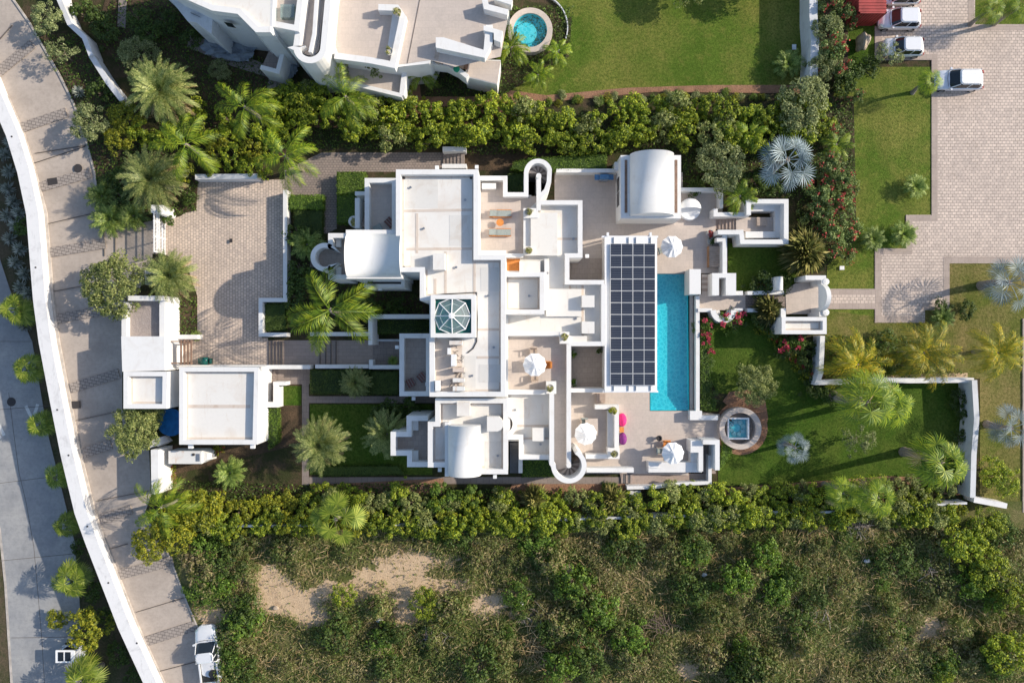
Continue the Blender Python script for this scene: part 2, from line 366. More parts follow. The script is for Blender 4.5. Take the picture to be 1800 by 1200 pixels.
# ---------------------------------------------------------------- foliage generators
def np_mesh(name, V, F, mats, midx=None):
    """V (n,3); F (m,k) constant k"""
    me = bpy.data.meshes.new(name); n, k = F.shape
    me.vertices.add(len(V)); me.vertices.foreach_set('co', V.astype(np.float32).ravel())
    me.loops.add(n*k); me.loops.foreach_set('vertex_index', F.astype(np.int32).ravel())
    me.polygons.add(n); me.polygons.foreach_set('loop_start', np.arange(0, n*k, k, dtype=np.int32))
    for m in mats: me.materials.append(m)
    if midx is not None: me.polygons.foreach_set('material_index', midx.astype(np.int32))
    me.update(calc_edges=True); me.validate(); return me
def leaf_arrays(R, P, N, size, aspect=.55):
    n = len(P); N = N/(np.linalg.norm(N, axis=1, keepdims=True)+1e-9)
    t = R.normal(size=(n, 3)); t -= N*(t*N).sum(1, keepdims=True); t /= np.linalg.norm(t, axis=1, keepdims=True)+1e-9
    b = np.cross(N, t); s = (size*R.uniform(.65, 1.35, n))[:, None] if np.ndim(size) == 0 else (size*R.uniform(.65, 1.35, n))[:, None]
    V = np.stack([P-t*s*.5, P+b*s*aspect*.5-N*s*.06, P+t*s*.5, P-b*s*aspect*.5-N*s*.06], 1).reshape(-1, 3)
    return V, np.arange(4*n).reshape(n, 4)
def crown_points(R, nclump, nleaf, r, h, rc, flat=.55, base=.15, shell=.55):
    """clumps spread through a lumpy dome of radius r and height h; returns points, normals"""
    a = R.uniform(0, 2*np.pi, nclump); u = R.uniform(0, 1, nclump)
    lob = 1+.13*np.sin(a*3+R.uniform(0, 6))+.08*np.sin(a*5+R.uniform(0, 6))
    rad = r*lob*np.sqrt(u)*R.uniform(.82, 1.0, nclump)
    top = np.sqrt(np.clip(1-(rad/(r*1.12))**2, .02, 1))
    z = h*(base+(1-base)*top*np.where(R.uniform(0, 1, nclump) < shell, R.uniform(.88, 1.06, nclump), R.uniform(.15, .9, nclump)))
    C = np.stack([rad*np.cos(a), rad*np.sin(a), z], 1)
    k = R.integers(0, nclump, nleaf); D = R.normal(size=(nleaf, 3)); D /= np.linalg.norm(D, axis=1, keepdims=True)
    rr = (rc*R.uniform(.45, 1.6, nclump))[k]*R.uniform(.35, 1, nleaf)**.5
    P = C[k]+D*rr[:, None]*np.array([1, 1, flat])
    N = D*.8+np.array([0, 0, .6])+R.normal(size=(nleaf, 3))*.45
    return P, N
def trunk_mb(R, h, r0, nl, spread, mb=None):
    mb = mb or MB(); lean = R.normal(size=2)*.05*h
    base = [(0,0,-.1), (lean[0]*.4, lean[1]*.4, h*.35), (lean[0], lean[1], h*.62)]
    mb.tube(base, [r0, r0*.75, r0*.55], 8)
    for i in range(nl):
        a = 2*math.pi*(i+R.uniform(0, .6))/nl; s = spread*R.uniform(.5, .9)
        z1 = h*R.uniform(.78, 1.0)
        p0 = Vector(base[1]).lerp(Vector(base[2]), R.uniform(.3, 1))
        p2 = Vector((lean[0]+math.cos(a)*s, lean[1]+math.sin(a)*s, z1)); p1 = p0.lerp(p2, .5)+Vector((0,0,-.1*s))
        mb.tube([p0, p1, p2], [r0*.42, r0*.28, r0*.1], 6)
    return mb
def make_tree(name, seed, leaf, r, h, nclump, nleaf, rc, size, trunk=.16, flower=None, fl=0, base=.2, hc=.62, **kw):
    R = np.random.default_rng(seed); root = empty(name, '', '')
    trunk_mb(R, h*.8, trunk, 6, r*.75).build('trunk', M['bark'], root)
    P, N = crown_points(R, nclump, nleaf, r, h*hc, rc, base=base, **kw); P[:, 2] += h*(1-hc)
    V, F = leaf_arrays(R, P, N, size)
    mi = np.zeros(len(F), int); mats = [L[leaf]]
    if flower:
        mats.append(L[flower]); mi[(R.uniform(0, 1, len(F)) < fl) & (P[:, 2] > h*.55)] = 1
    link('crown', np_mesh(name+'_crown', V, F, mats, mi), root)
    return root
def make_shrub(name, seed, leaf, r, h, nclump, nleaf, rc, size, flower=None, fl=0, fsize=None, **kw):
    """one mesh: stems + leaves"""
    R = np.random.default_rng(seed)
    P, N = crown_points(R, nclump, nleaf, r, h, rc, **kw); P[:, 2] = np.maximum(P[:, 2], .05)
    V, F = leaf_arrays(R, P, N, size); mats = [L[leaf], M['bark']]; mi = np.zeros(len(F), int)
    if flower:
        mats.append(L[flower]); q = max(6, int(nclump*.35)); C = P[R.integers(0, len(P), q)]; C = C[C[:, 2] > h*.45]
        m = int(nleaf*fl); k = R.integers(0, len(C), m); Pf = C[k]+R.normal(size=(m, 3))*rc*.35; Pf[:, 2] += .08
        Vf, Ff = leaf_arrays(R, Pf, R.normal(size=(m, 3))*.5+np.array([0,0,1]), fsize or size*.8, .9)
        F = np.vstack([F, Ff+len(V)]); V = np.vstack([V, Vf]); mi = np.concatenate([mi, np.full(m, 2)])
    st = MB()
    for i in range(7):
        a = R.uniform(0, 6.3); s = r*R.uniform(.3, .8)
        st.tube([(0,0,-.05), (math.cos(a)*s*.5, math.sin(a)*s*.5, h*.4), (math.cos(a)*s, math.sin(a)*s, h*.8)], [.05, .035, .015], 4, cap=False)
    SF = np.array(st.f); SV = np.array(st.v); F = np.vstack([F, SF+len(V)]); V = np.vstack([V, SV]); mi = np.concatenate([mi, np.ones(len(SF), int)])
    return link(name, np_mesh(name, V, F, mats, mi))
def make_spiky(name, seed, leaf, r, n, h=.8, w=.07, up=.5, flower=None, fl=0):
    """yucca / agave / grassy rosette of narrow blades"""
    R = np.random.default_rng(seed); V = []; F = []
    for i in range(n):
        a = R.uniform(0, 6.3); e = R.uniform(.1, 1.35); Ln = r*R.uniform(.75, 1.1); o = R.normal(size=3)*r*.10; o[2] = h*R.uniform(.3, .7)
        d = np.array([math.cos(a)*math.cos(e), math.sin(a)*math.cos(e), math.sin(e)]); sd = np.array([-math.sin(a), math.cos(a), 0])*w
        p1 = o+d*Ln*.55; p2 = o+d*Ln; p2[2] -= Ln*up*math.cos(e); k = len(V)
        V += [o-sd*.5, o+sd*.5, p1+sd, p2, p1-sd]; F.append((k, k+1, k+2, k+3, k+4))
    return link(name, np_mesh(name, np.array(V), np.array(F), [L[leaf]]))
def make_pinnate(name, seed, leaf, n, Ln, nl, ll, h, tr=.2, droop=.9, emin=-.1, emax=1.3, lw=.05, hang=.35, trunk=True, dead=0, curve=.0):
    """feather palm: trunk + crown of arched fronds with leaflets"""
    R = np.random.default_rng(seed); root = empty(name, '', ''); V = []; F = []; mi = []
    for i in range(n):
        a = i*2.39996+R.uniform(-.25, .25); q = (i+.5)/n; isd = q > 1-dead
        e = emax+(emin-emax)*q**.8+R.uniform(-.1, .1); L1 = Ln*R.uniform(.82, 1.1)*(.72+.28*min(1, q*2.2))
        az = a; pts = []; p = np.array([math.cos(a)*.08, math.sin(a)*.08, 0.]); ns = 14; cv = R.normal()*.35*curve
        for k in range(ns+1):
            pts.append(p.copy()); t = k/ns; ee = e-droop*(t**1.25)*(1.15-.3*q); az += cv/ns
            p = p+np.array([math.cos(az)*math.cos(ee), math.sin(az)*math.cos(ee), math.sin(ee)])*L1/ns
        pts = np.array(pts)
        # rachis: thin strip with triangle section
        for k in range(ns):
            d = pts[k+1]-pts[k]; s = np.array([-d[1], d[0], 0]); s /= np.linalg.norm(s)+1e-9; w0 = .035*(1-k/ns)+.008; w1 = .035*(1-(k+1)/ns)+.008
            b = len(V); V += [pts[k]-s*w0, pts[k]+s*w0, pts[k+1]+s*w1, pts[k+1]-s*w1]; F.append((b, b+1, b+2, b+3)); mi.append(1 if isd else 0)
        for j in range(nl):
            t = .12+.86*(j+R.uniform(0, .5))/nl; x = t*ns; k = min(ns-1, int(x)); c = pts[k]+(pts[k+1]-pts[k])*(x-k)
            d = pts[k+1]-pts[k]; d /= np.linalg.norm(d); s = np.array([-d[1], d[0], 0]); s /= np.linalg.norm(s)+1e-9
            up = np.cross(d, s); up = up if up[2] > 0 else -up
            ln = ll*(math.sin(math.pi*min(1, .12+.80*t))**.6)*R.uniform(.8, 1.15)
            for sg in (-1, 1):
                u = s*sg*(.85-.35*t)+d*(.35+.55*t)+up*R.uniform(.05, .3); u /= np.linalg.norm(u)
                m_ = c+u*ln*.5; tip = c+u*ln; tip = tip-np.array([0, 0, hang*ln*R.uniform(.5, 1.4)]); b = len(V); ww = d*lw*.5
                V += [c-ww, m_-ww*1.1, tip, m_+ww*1.1]; F.append((b, b+1, b+2, b+3)); mi.append(1 if isd else 0)
    V = np.array(V); V[:, 2] += h
    link('crown', np_mesh(name+'_crown', V, np.array(F), [L[leaf], L['dead']], np.array(mi)), root)
    palm_trunk(R, h, tr).build('trunk', M['palmbark'], root, True)
    return root
def palm_trunk(R, h, tr):
    mb = MB(); n = max(6, int(h*5)); lx, ly = R.normal()*.03*h, R.normal()*.03*h
    pts = []; rs = []
    for i in range(n+1):
        t = i/n; pts.append((lx*math.sin(t*math.pi), ly*math.sin(t*math.pi), -.1+(h+.1)*t)); rs.append(tr*(1.25-.4*t+(.12 if i % 2 else 0)+(.5*(1-t)**6)))
    mb.tube(pts, rs, 10); return mb
def make_fan(name, seed, leaf, n, pl, br, h, tr=.16, seg=24, emin=-.5, emax=1.3, arcdeg=290, tipdroop=.3, dead=0, trunk=True, cup=.25, gapf=.8):
    R = np.random.default_rng(seed); root = empty(name, '', ''); V = []; F = []; mi = []
    for i in range(n):
        a = i*2.39996+R.uniform(-.3, .3); q = (i+.5)/n; isd = q > 1-dead; e = emax+(emin-emax)*q**.75+R.uniform(-.12, .12)
        L1 = pl*R.uniform(.75, 1.1)*(.6+.4*min(1, 2*q)); p = np.array([math.cos(a)*.08, math.sin(a)*.08, 0.]); pts = [p]
        for k in range(5):
            ee = e-.45*(k/5); p = p+np.array([math.cos(a)*math.cos(ee), math.sin(a)*math.cos(ee), math.sin(ee)])*L1/5; pts.append(p)
        sd = np.array([-math.sin(a), math.cos(a), 0])
        for k in range(5):
            b = len(V); V += [pts[k]-sd*.03, pts[k]+sd*.03, pts[k+1]+sd*.022, pts[k+1]-sd*.022, ]; F.append((b, b+1, b+2, b+3)); mi.append(1 if isd else 0)
        ee = e-.55; d = np.array([math.cos(a)*math.cos(ee), math.sin(a)*math.cos(ee), math.sin(ee)]); up = np.cross(d, sd); up = up if up[2] > 0 else -up
        hub = pts[-1]; B = br*R.uniform(.8, 1.12); half = math.radians(arcdeg)/2
        for j in range(seg):
            t = -half+2*half*(j+.5)/seg; dt = half/seg*gapf; ln = B*(1-.22*(abs(t)/half)**2)*R.uniform(.93, 1.05)
            def dr(t_, c_=0): return d*math.cos(t_)+sd*math.sin(t_)+up*(cup*(1-math.cos(t_))+c_)
            z = .05 if j % 2 else -.02
            u = dr(t); m1 = hub+dr(t-dt, z)*ln*.58; m2 = hub+dr(t+dt, z)*ln*.58; md = hub+u*ln*.6+up*.03
            tip = hub+u*ln; tip = tip-np.array([0, 0, tipdroop*ln*R.uniform(.4, 1.2)])
            b = len(V); V += [hub, m1, tip, m2]; F.append((b, b+1, b+2, b+3)); mi.append(1 if isd else 0)
    V = np.array(V); V[:, 2] += h
    link('crown', np_mesh(name+'_crown', V, np.array(F), [L[leaf], L['dead']], np.array(mi)), root)
    palm_trunk(R, h, tr).build('trunk', M['palmbark'], root, True)
    return root
def clipped_hedge(poly_px, h, label, leaf='clip', dens=190, size=.12, z0=0, group=None, name='clipped_hedge'):
    """clipped box of leaves over a polygon given in photo pixels at its top"""
    R = np.random.default_rng(abs(hash(str(poly_px))) % 1000 if False else int(sum(p[0]*3+p[1] for p in poly_px)) % 9973)
    P0 = ccw([W(*p, z0+h) for p in poly_px]); xs = [p[0] for p in P0]; ys = [p[1] for p in P0]
    A = abs(area2(P0))/2; n = int(A*dens); pts = []
    def inside(x, y):
        c = False
        for i in range(len(P0)):
            x1, y1 = P0[i-1]; x2, y2 = P0[i]
            if (y1 > y) != (y2 > y) and x < (x2-x1)*(y-y1)/(y2-y1)+x1: c = not c
        return c
    while len(pts) < n:
        x, y = R.uniform(min(xs), max(xs)), R.uniform(min(ys), max(ys))
        if inside(x, y): pts.append((x, y, z0+h*(1-.04*R.uniform()**2)+.10*math.sin(x*2.1)*math.sin(y*1.7)+R.normal()*.05))
    P = np.array(pts); N = np.tile([0, 0, 1.], (len(P), 1))+R.normal(size=(len(P), 3))*.5
    for i in range(len(P0)):
        a, b = P0[i], P0[(i+1) % len(P0)]; l = math.dist(a, b); m = int(l*h*dens*.7)
        t = R.uniform(0, 1, m); Q = np.stack([a[0]+(b[0]-a[0])*t, a[1]+(b[1]-a[1])*t, z0+R.uniform(0, h, m)], 1)
        nn = np.array([(b[1]-a[1])/l, -(b[0]-a[0])/l, .2]); Q += R.normal(size=Q.shape)*.06
        P = np.vstack([P, Q]); N = np.vstack([N, nn+R.normal(size=(m, 3))*.5])
    V, F = leaf_arrays(R, P, N, size)
    core = MB(); core.prism(offset(P0, .10), z0+.02, z0+h-.12)
    o = link(name, np_mesh(name, V, F, [L[leaf]]))
    # woody core keeps light from passing straight through
    me = o.data; nv = len(V)
    co = bpy.data.meshes.new('core'); co.from_pydata(core.v, [], core.f); co.materials.append(L['dark'])
    bmv = MB(); bmv.v = [tuple(v) for v in V]+core.v; bmv.f = [tuple(f) for f in F.tolist()]+[tuple(i+nv for i in f) for f in core.f]
    bmv.m = [0]*len(F)+[1]*len(core.f); o.data = bmv.mesh(name, [L[leaf], L['dark']])
    bpy.data.meshes.remove(me); bpy.data.meshes.remove(co)
    return tag(o, label, 'hedge', group)
# ---------------------------------------------------------------- ground, roads, lawns
def poly(pts, z=0): return [W(x, y, z) for x, y in pts]
def rect(x0, y0, x1, y1): return [(x0,y0),(x1,y0),(x1,y1),(x0,y1)]
LOW = -3.2
_layer = [0]
def sheet(name, pts, mat, z=None, kind='structure', base=0.0, parent=None):
    _layer[0] += 1
    z = base+.002*_layer[0] if z is None else z
    mb = MB(); p = ccw(poly(pts, base)); mb.face([(x, y, z) for x, y in p]); o = mb.build(name, mat, parent)
    if kind and not parent: o['kind'] = kind
    return o
WC = [(-40,90),(-8,170),(20,235),(40,300),(56,375),(60,425),(68,525),(78,600),(97,700),(117,800),(141,900),(159,950),(188,1025),(217,1100),(240,1150),(263,1200),(300,1280),(360,1400)]
WCw = poly(WC, 1.0)
# lower ground under everything, out to the horizon
mb = MB(); mb.face([(-900,-900,LOW),(900,-900,LOW),(900,900,LOW),(-900,900,LOW)])
tag(mb.build('lower_ground', M['lowground']), kind='structure')
hx0, hx1, hy0, hy1 = W(1143, 0)[0], W(1211, 0)[0], W(0, 721.5)[1], W(0, 481)[1]      # the hole for the pool
edge = [(-75, 500), (WCw[0][0]-18, WCw[0][1]+45)]+WCw+[(WCw[-1][0]+6, -500)]
mb = MB(); mb.prism(edge+[(hx0,-500),(hx0,500)], LOW-.5, 0); mb.box(hx0, hy1, LOW-.5, hx1, 500, 0); mb.box(hx0, -500, LOW-.5, hx1, hy0, 0); mb.box(hx1, -500, LOW-.5, 800, 500, 0); tag(mb.build('garden_ground', M['ground']), kind='structure')
# lower road
lr = [(-200,-100),(-60,250),(0,455),(25,530),(57,600),(84,760),(112,872),(131,950),(140,1050),(146,1200),(150,1400),(24,1400),(22,1200),(11,1025),(0,925),(-60,700),(-300,200)]
_low = MB(); p = [W(x, y, LOW) for x, y in lr]; _low.prism(p, LOW-.2, LOW+.05)
tag(_low.build('lower_road', M['lowroad']), kind='structure')
def lowline(name, pts, w, mat):
    m = MB(); m.strip([W(x, y, LOW) for x, y in pts], w, LOW+.03, LOW+.054); return tag(m.build(name, mat), kind='structure')
lowline('road_joint', [(16,690),(24,755),(34,830),(46,880),(60,960),(68,1050),(74,1120),(80,1220)], .05, M['joint'])
for a, b in (((-10,720),(100,712)), ((-10,850),(110,835)), ((0,985),(135,972)), ((20,1120),(146,1118)), ((0,600),(60,600))): lowline('road_joint', [a, b], .05, M['joint'])
for q in ([(-6,738),(8,765)], [(-12,755),(2,770)], [(46,713),(58,738)], [(67,710),(58,738)]): lowline('road_marking', q, .32, M['paint'])
lowline('road_kerb', [(-70,700),(0,930),(10,1025),(21,1200),(23,1400)], .25, M['kerb'])
# upper road
rd = [(x+14, y) for x, y in WC][::-1]+[(-30,-60),(20,-60),(24,0),(52,40),(104,130),(130,182),(150,240),(166,300),(177,382),(200,392),(268,388),(268,455),(240,520),(215,590),(215,720),(262,790),(266,870),(255,900),(300,980),(330,1060),(352,1110),(380,1200),(430,1400)]
# same winding: left edge bottom->top then right edge top->bottom
sheet('upper_road', rd, M['road'])
def strip_px(name, pts, w, z0, z1, mat, zref=0, kind='structure'):
    m = MB(); m.strip(poly(pts, zref), w, z0, z1); o = m.build(name, mat)
    if kind: o['kind'] = kind
    return o
strip_px('road_kerb', [(x+21+(2 if y > 300 else -2), y) for x, y in WC[1:-1]], .55, -.05, .14, M['kerb'])
strip_px('road_kerb', [(24,-40),(24,0),(52,40),(104,130),(130,182),(150,240),(166,300),(177,382)], .18, -.05, .10, M['kerb'])
strip_px('road_kerb', [(255,905),(300,980),(330,1060),(352,1110)], .14, -.05, .10, M['kerb'])
bands = [((-5,130),(58,78)), ((30,228),(118,198)), ((68,330),(160,304)), ((88,444),(186,428)), ((100,560),(190,545)), ((125,682),(210,656)), ((150,795),(196,780)), ((178,912),(232,895)), ((208,1010),(305,985)), ((255,1127),(345,1098))]
for a, b in bands: strip_px('cobble_band', [a, b], .95, 0, .105, M['band'])
for a, b in (((0,70),(22,45)), ((52,290),(150,258)), ((78,395),(178,372)), ((95,512),(160,500)), ((128,740),(210,722)), ((170,880),(262,862)), ((190,965),(225,955)), ((276,1180),(352,1160)), ((62,270),(165,254)), ((240,1075),(330,1048))):
    strip_px('road_joint', [a, b], .045, 0, .104, M['joint'])
strip_px('road_joint', [(182,382),(184,450)], .05, 0, .104, M['joint']); strip_px('road_joint', [(203,400),(203,450)], .05, 0, .104, M['joint'])
# driveway and paths
sheet('driveway', [(343,316),(500,316),(500,530),(460,530),(460,594),(471,594),(471,641),(268,641),(268,594),(347,594),(347,520),(330,470),(288,446),(268,446),(268,388),(288,388),(318,380),(336,364),(343,345)], M['drive'])
sheet('garden_path', [(566,268),(782,268),(782,302),(570,302),(500,318),(500,300)], M['cobblepath'])
sheet('garden_path', [(500,310),(592,300),(592,402),(570,412),(570,470),(545,470),(545,343),(500,343)], M['cobblepath'])
sheet('entrance_path', rect(471,598,655,641), M['woodstep']); sheet('entrance_path', rect(655,598,705,650), M['path'])
sheet('entrance_path', [(490,645),(545,645),(545,675),(503,675),(500,670),(470,670),(470,645)], M['path'])
for x in (474,480,486,492,497,563,573,582,591): strip_px('path_step', [(x,599),(x,640)], .05, 0, .155, M['joint'])
sheet('side_path', rect(531,675,543,852), M['path']); sheet('side_path', rect(543,696,765,708), M['path'])
sheet('side_path', rect(543,838,1120,850), M['path'])
sheet('side_soil', [(470,675),(531,675),(531,860),(300,866),(268,866),(268,782),(320,785)], M['soil'])
# lawns
sheet('neighbour_lawn', [(960,-60),(1425,-60),(1425,150),(1330,155),(1200,152),(1050,162),(950,172),(880,172),(850,150),(880,120),(925,105),(975,80),(990,45)], M['lawn'])
sheet('lawn', [(1462,170),(1500,118),(1640,118),(1640,380),(1590,380),(1590,440),(1537,440),(1537,570),(1450,570),(1455,440),(1500,420),(1500,250)], M['lawn'])
sheet('lawn', [(1450,545),(1625,567),(1625,545),(1668,545),(1668,460),(1830,460),(1900,460),(1900,1000),(1722,1000),(1722,665),(1450,665)], M['lawndry'])
sheet('lawn', [(1710,-60),(1900,-60),(1900,44),(1711,44)], M['lawn'])
sheet('lawn', [(1480,40),(1537,40),(1537,118),(1500,125),(1470,100)], M['lawn2'])
sheet('garden_lawn', [(1250,560),(1320,548),(1370,610),(1440,650),(1440,680),(1690,672),(1690,840),(1560,838),(1340,850),(1262,855),(1262,800),(1340,780),(1345,700),(1260,690),(1246,660)], M['lawn2'])
sheet('courtyard_lawn', rect(1280,428,1400,512), M['lawn2'])
sheet('side_lawn', rect(545,710,760,834), M['lawn2']); sheet('side_lawn', [(490,678),(530,678),(530,712),(490,712)], M['lawn2'])
sheet('side_lawn', rect(790,250,980,300), M['soil']); sheet('side_lawn', [(300,835),(530,780),(530,850),(300,860)], M['ground'])
sheet('soil_bed', [(60,60),(140,60),(230,200),(350,300),(345,370),(250,392),(180,380),(166,300),(150,240),(110,130)], M['soil'])
sheet('soil_bed', [(200,-60),(480,-60),(480,100),(520,150),(540,240),(300,250),(170,60)], M['soil'])
sheet('mulch_bed', [(700,160),(760,140),(960,168),(1100,155),(1250,150),(1425,150),(1425,165),(1150,162),(1050,172),(900,185),(700,190)], M['mulch'])
sheet('mulch_bed', [(730,60),(900,80),(1005,30),(1000,100),(880,170),(740,170)], M['ground'])
sheet('mulch_bed', [(545,200),(700,190),(900,195),(900,225),(545,225)], M['mulch'])
sheet('mulch_bed', [(900,850),(1100,850),(1110,900),(880,905)], M['mulch']); sheet('mulch_bed', [(545,852),(780,840),(780,866),(545,866)], M['mulch'])
sheet('mulch_bed', [(1270,705),(1282,688),(1318,684),(1345,705),(1350,735),(1340,770),(1310,740)], M['mulch'])
sheet('mulch_bed', arc(1302,752,47,0,360,40)[:-1], M['mulch']); sheet('mulch_bed', [(1260,858),(1400,848),(1560,836),(1700,842),(1700,870),(1560,862),(1260,872)], M['mulch'])
sheet('mulch_bed', [(1545,660),(1700,655),(1700,668),(1545,668)], M['sand']); sheet('mulch_bed', [(290,830),(310,830),(312,860),(290,862)], M['mulch'])
sheet('mulch_bed', rect(1100,850,1150,905), M['soil']); sheet('soil_bed', rect(1470,40,1490,140), M['soil'])
sheet('soil_bed', [(505,470),(740,520),(755,560),(505,560)], M['soil']); sheet('soil_bed', rect(312,520,346,588), M['soil'])
sheet('soil_bed', [(1360,170),(1500,170),(1505,420),(1440,480),(1400,480),(1400,350),(1200,340),(1200,250)], M['ground'])
# plaza
sheet('plaza', [(1537,47),(1900,47),(1900,463),(1668,463),(1668,545),(1625,545),(1625,567),(1537,567),(1537,437),(1592,437),(1592,378),(1637,378),(1637,106),(1537,106)], M['plaza'])
sheet('plaza', [(1548,-60),(1713,-60),(1713,49),(1548,49)], M['plaza'])
sheet('plaza_path', rect(1453,510,1538,541), M['plaza'])
for q in ([(1543,47),(1543,101),(1642,101),(1642,384),(1597,384),(1597,442),(1543,442),(1543,561),(1620,561)], [(1620,539),(1663,539),(1663,457),(1850,457)], [(1706,-60),(1706,49),(1850,49)], [(1453,513),(1537,513)], [(1453,538),(1537,538)]):
    strip_px('plaza_border', q, .58, 0, .002*_layer[0]+.008, M['slab'])
strip_px('plaza_kerb', [(1798,560),(1798,900)], .2, 0, .13, M['slab'])
# overgrown plot
sheet('plot_ground', [(300,925),(900,918),(1500,895),(1720,880),(1900,880),(1900,1400),(440,1400),(372,1200),(345,1110),(330,1060),(300,980)], M['scrubsoil'])
def blobsheet(name, cx, cy, rx, ry, mat, seed):
    R = np.random.default_rng(seed); ph = R.uniform(0, 6, 4); gg = 1+R.normal(size=130)*.10; k9 = [0]
    def g_():
        k9[0] += 1; return gg[((k9[0]-1)//2) % 130]
    pts = [(cx+g_()*rx*math.cos(a)*(1+.25*math.sin(2*a+ph[0])+.18*math.sin(3*a+ph[1])+.1*math.sin(7*a+ph[2])), cy+g_()*ry*math.sin(a)*(1+.2*math.sin(3*a+ph[3])+.1*math.sin(8*a+ph[1]))) for a in np.linspace(0, 2*np.pi, 130, endpoint=False)]
    return sheet(name, pts, mat)
for k, (cx, cy, rx, ry) in enumerate([(730,985,40,18),(480,1030,46,34),(560,1085,30,20),(600,1045,80,20),(790,1030,34,16),(1000,1000,26,10),(700,1015,74,50),(650,1020,40,22),(715,1070,24,38),(462,1005,24,16),(500,1060,60,24),(535,1070,26,32),(580,1030,18,12),(860,1060,40,22),(1210,1180,22,18),(375,1085,26,24),(920,1080,30,14),(1640,1105,26,22),(1600,1150,24,30),(780,985,30,12),(1590,1090,5,26),(905,1040,24,10)]):
    blobsheet('bare_patch', cx, cy, rx, ry, M['sand'], 50+k)

# ---------------------------------------------------------------- boundary walls
def wallthing(pts, w, z, label, mat='plaster', z0=0, name='boundary_wall', group=None, steps=None):
    m = MB(); m.strip(poly(pts, z), w, z0, z+jit()); return tag(m.build(name, M[mat]), label, 'wall', group)
o = MB(); o.strip(WCw, 1.18, LOW, .95)
o = tag(o.build('retaining_wall', M['walltop']), 'long curved white retaining wall with a broad flat top between the upper and lower roads', 'wall')
cp = MB()
for x, y in ((20,240),(62,470),(100,720),(120,800),(153,925),(190,1024),(240,1130)):
    p = W(x, y, 1); cp.tube([(p[0], p[1], .94), (p[0], p[1], .975)], .09, 8)
cp.build('drain_cap', M['iron'], o)
wallthing([(98,-50),(104,0),(122,42),(148,66),(160,98)], .45, 1.6, 'stepped white garden wall by the upper road, upper run', 'oldplaster')
wallthing([(160,98),(190,145),(215,177)], .50, 1.3, 'stepped white garden wall by the upper road, lower run ending at the palms', 'oldplaster')
wallthing([(343,311),(452,310)], .5, 1.1, 'low white wall along the top edge of the cobbled driveway', 'walltop')
wallthing([(501,334),(501,527),(458,527),(458,588),(504,588)], .38, 1.1, 'white L-shaped wall between the driveway and the square planted bed', 'plaster')
wallthing([(1430,-50),(1430,28),(1433,72),(1430,135)], .75, 2.2, 'tall white wall between the neighbour lawn and the car park', 'oldplaster')
wallthing([(1446,590),(1443,655),(1437,672),(1462,672),(1560,668),(1600,669),(1712,668)], .45, 1.5, 'white wall with steps running between the garden lawn and the yellow palms', 'walltop')
wallthing([(1713,668),(1717,735),(1712,800),(1710,874)], .5, 2.0, 'stepped white wall closing the far end of the garden lawn', 'oldplaster')
wallthing([(1712,878),(1770,889)], .5, 1.6, 'short white wall stub beyond the garden corner', 'walltop')
wallthing([(330,925),(450,924),(600,923),(760,922),(900,918)], .2, 1.5, 'thin white boundary wall under the hedge, left half', 'oldplaster')
wallthing([(900,918),(1050,911),(1200,907),(1360,902),(1450,900),(1700,884)], .2, 1.5, 'thin white boundary wall under the hedge, right half', 'oldplaster')
wallthing([(272,790),(273,868)], .7, 2.6, 'short thick white wall between the upper road and the rusty white shed', 'plaster')
wallthing([(255,785),(276,775),(281,782)], .5, 2.0, 'white wall stub under the round tree by the garage')

# ---------------------------------------------------------------- villa
def building(parent, pts, zp, zr, w=.42, roof='roof', z0=0, wall='plaster', rname='roof', wname='wall'):
    o = ccw(poly(pts, zp)); inn = offset(o, w); m = MB(); m.ring(o, inn, z0, zp+jit(), zin=zr-.05); m.build(wname, M[wall], parent)
    f = MB(); inn2 = offset(o, w*.5); f.prism(inn2, zr-.25, zr); f.build(rname, M[roof], parent)
    if roof == 'roof':
        e = offset(o, w+.01); e2 = offset(o, w+.17); q = MB(); q.ring(e, e2, zr, zr+.007); q.build('roof_edge_stain', M['seam'], parent)
def wl(parent, pts, w, z, z0=0, mat='plaster', name='wall', closed=False):
    m = MB(); m.strip(poly(pts, z), w, z0, z+jit(), closed=closed); return m.build(name, M[mat], parent)
def slab(parent, pts, z0, z1, mat, name):
    m = MB(); m.prism(poly(pts, z1), z0, z1+jit()); return m.build(name, M[mat], parent)
def floor(parent, pts, z, mat, name='terrace_floor'):
    _layer[0] += 1
    m = MB(); p = ccw(poly(pts, z)); m.face([(x, y, z+.024+.003*(_layer[0] % 9)) for x, y in p]); return m.build(name, M[mat], parent)
V = empty('villa', 'large white flat-roofed villa with barrel vaults and a solar pergola, in the middle', 'villa')
zM, zMp, zH, zHp = 3.7, 4.5, 7.0, 7.6
building(V, [(696,298),(841,298),(841,448),(889,448),(889,697),(755,697),(755,528),(738,528),(738,478),(696,478)], zHp, zH)
# seams on the main roof
for a, b in (((707,371),(832,369)), ((733,375),(733,445)), ((714,438),(834,437)), ((783,442),(783,516)), ((834,440),(834,520)), ((838,579),(884,579)), ((838,628),(884,628)), ((765,490),(765,520))):
    m = MB(); m.strip([W(*a, zH), W(*b, zH)], .22, zH-.02, zH+.006+jit()); m.build('roof_seam', M['seam'], V)
slab(V, rect(761,445,782,474), zH, zH+.95, 'roof', 'roof_box')
# skylight block
building(V, rect(757,518,836,593), 8.5, 8.1, .36, roof='teal', z0=zH-1)
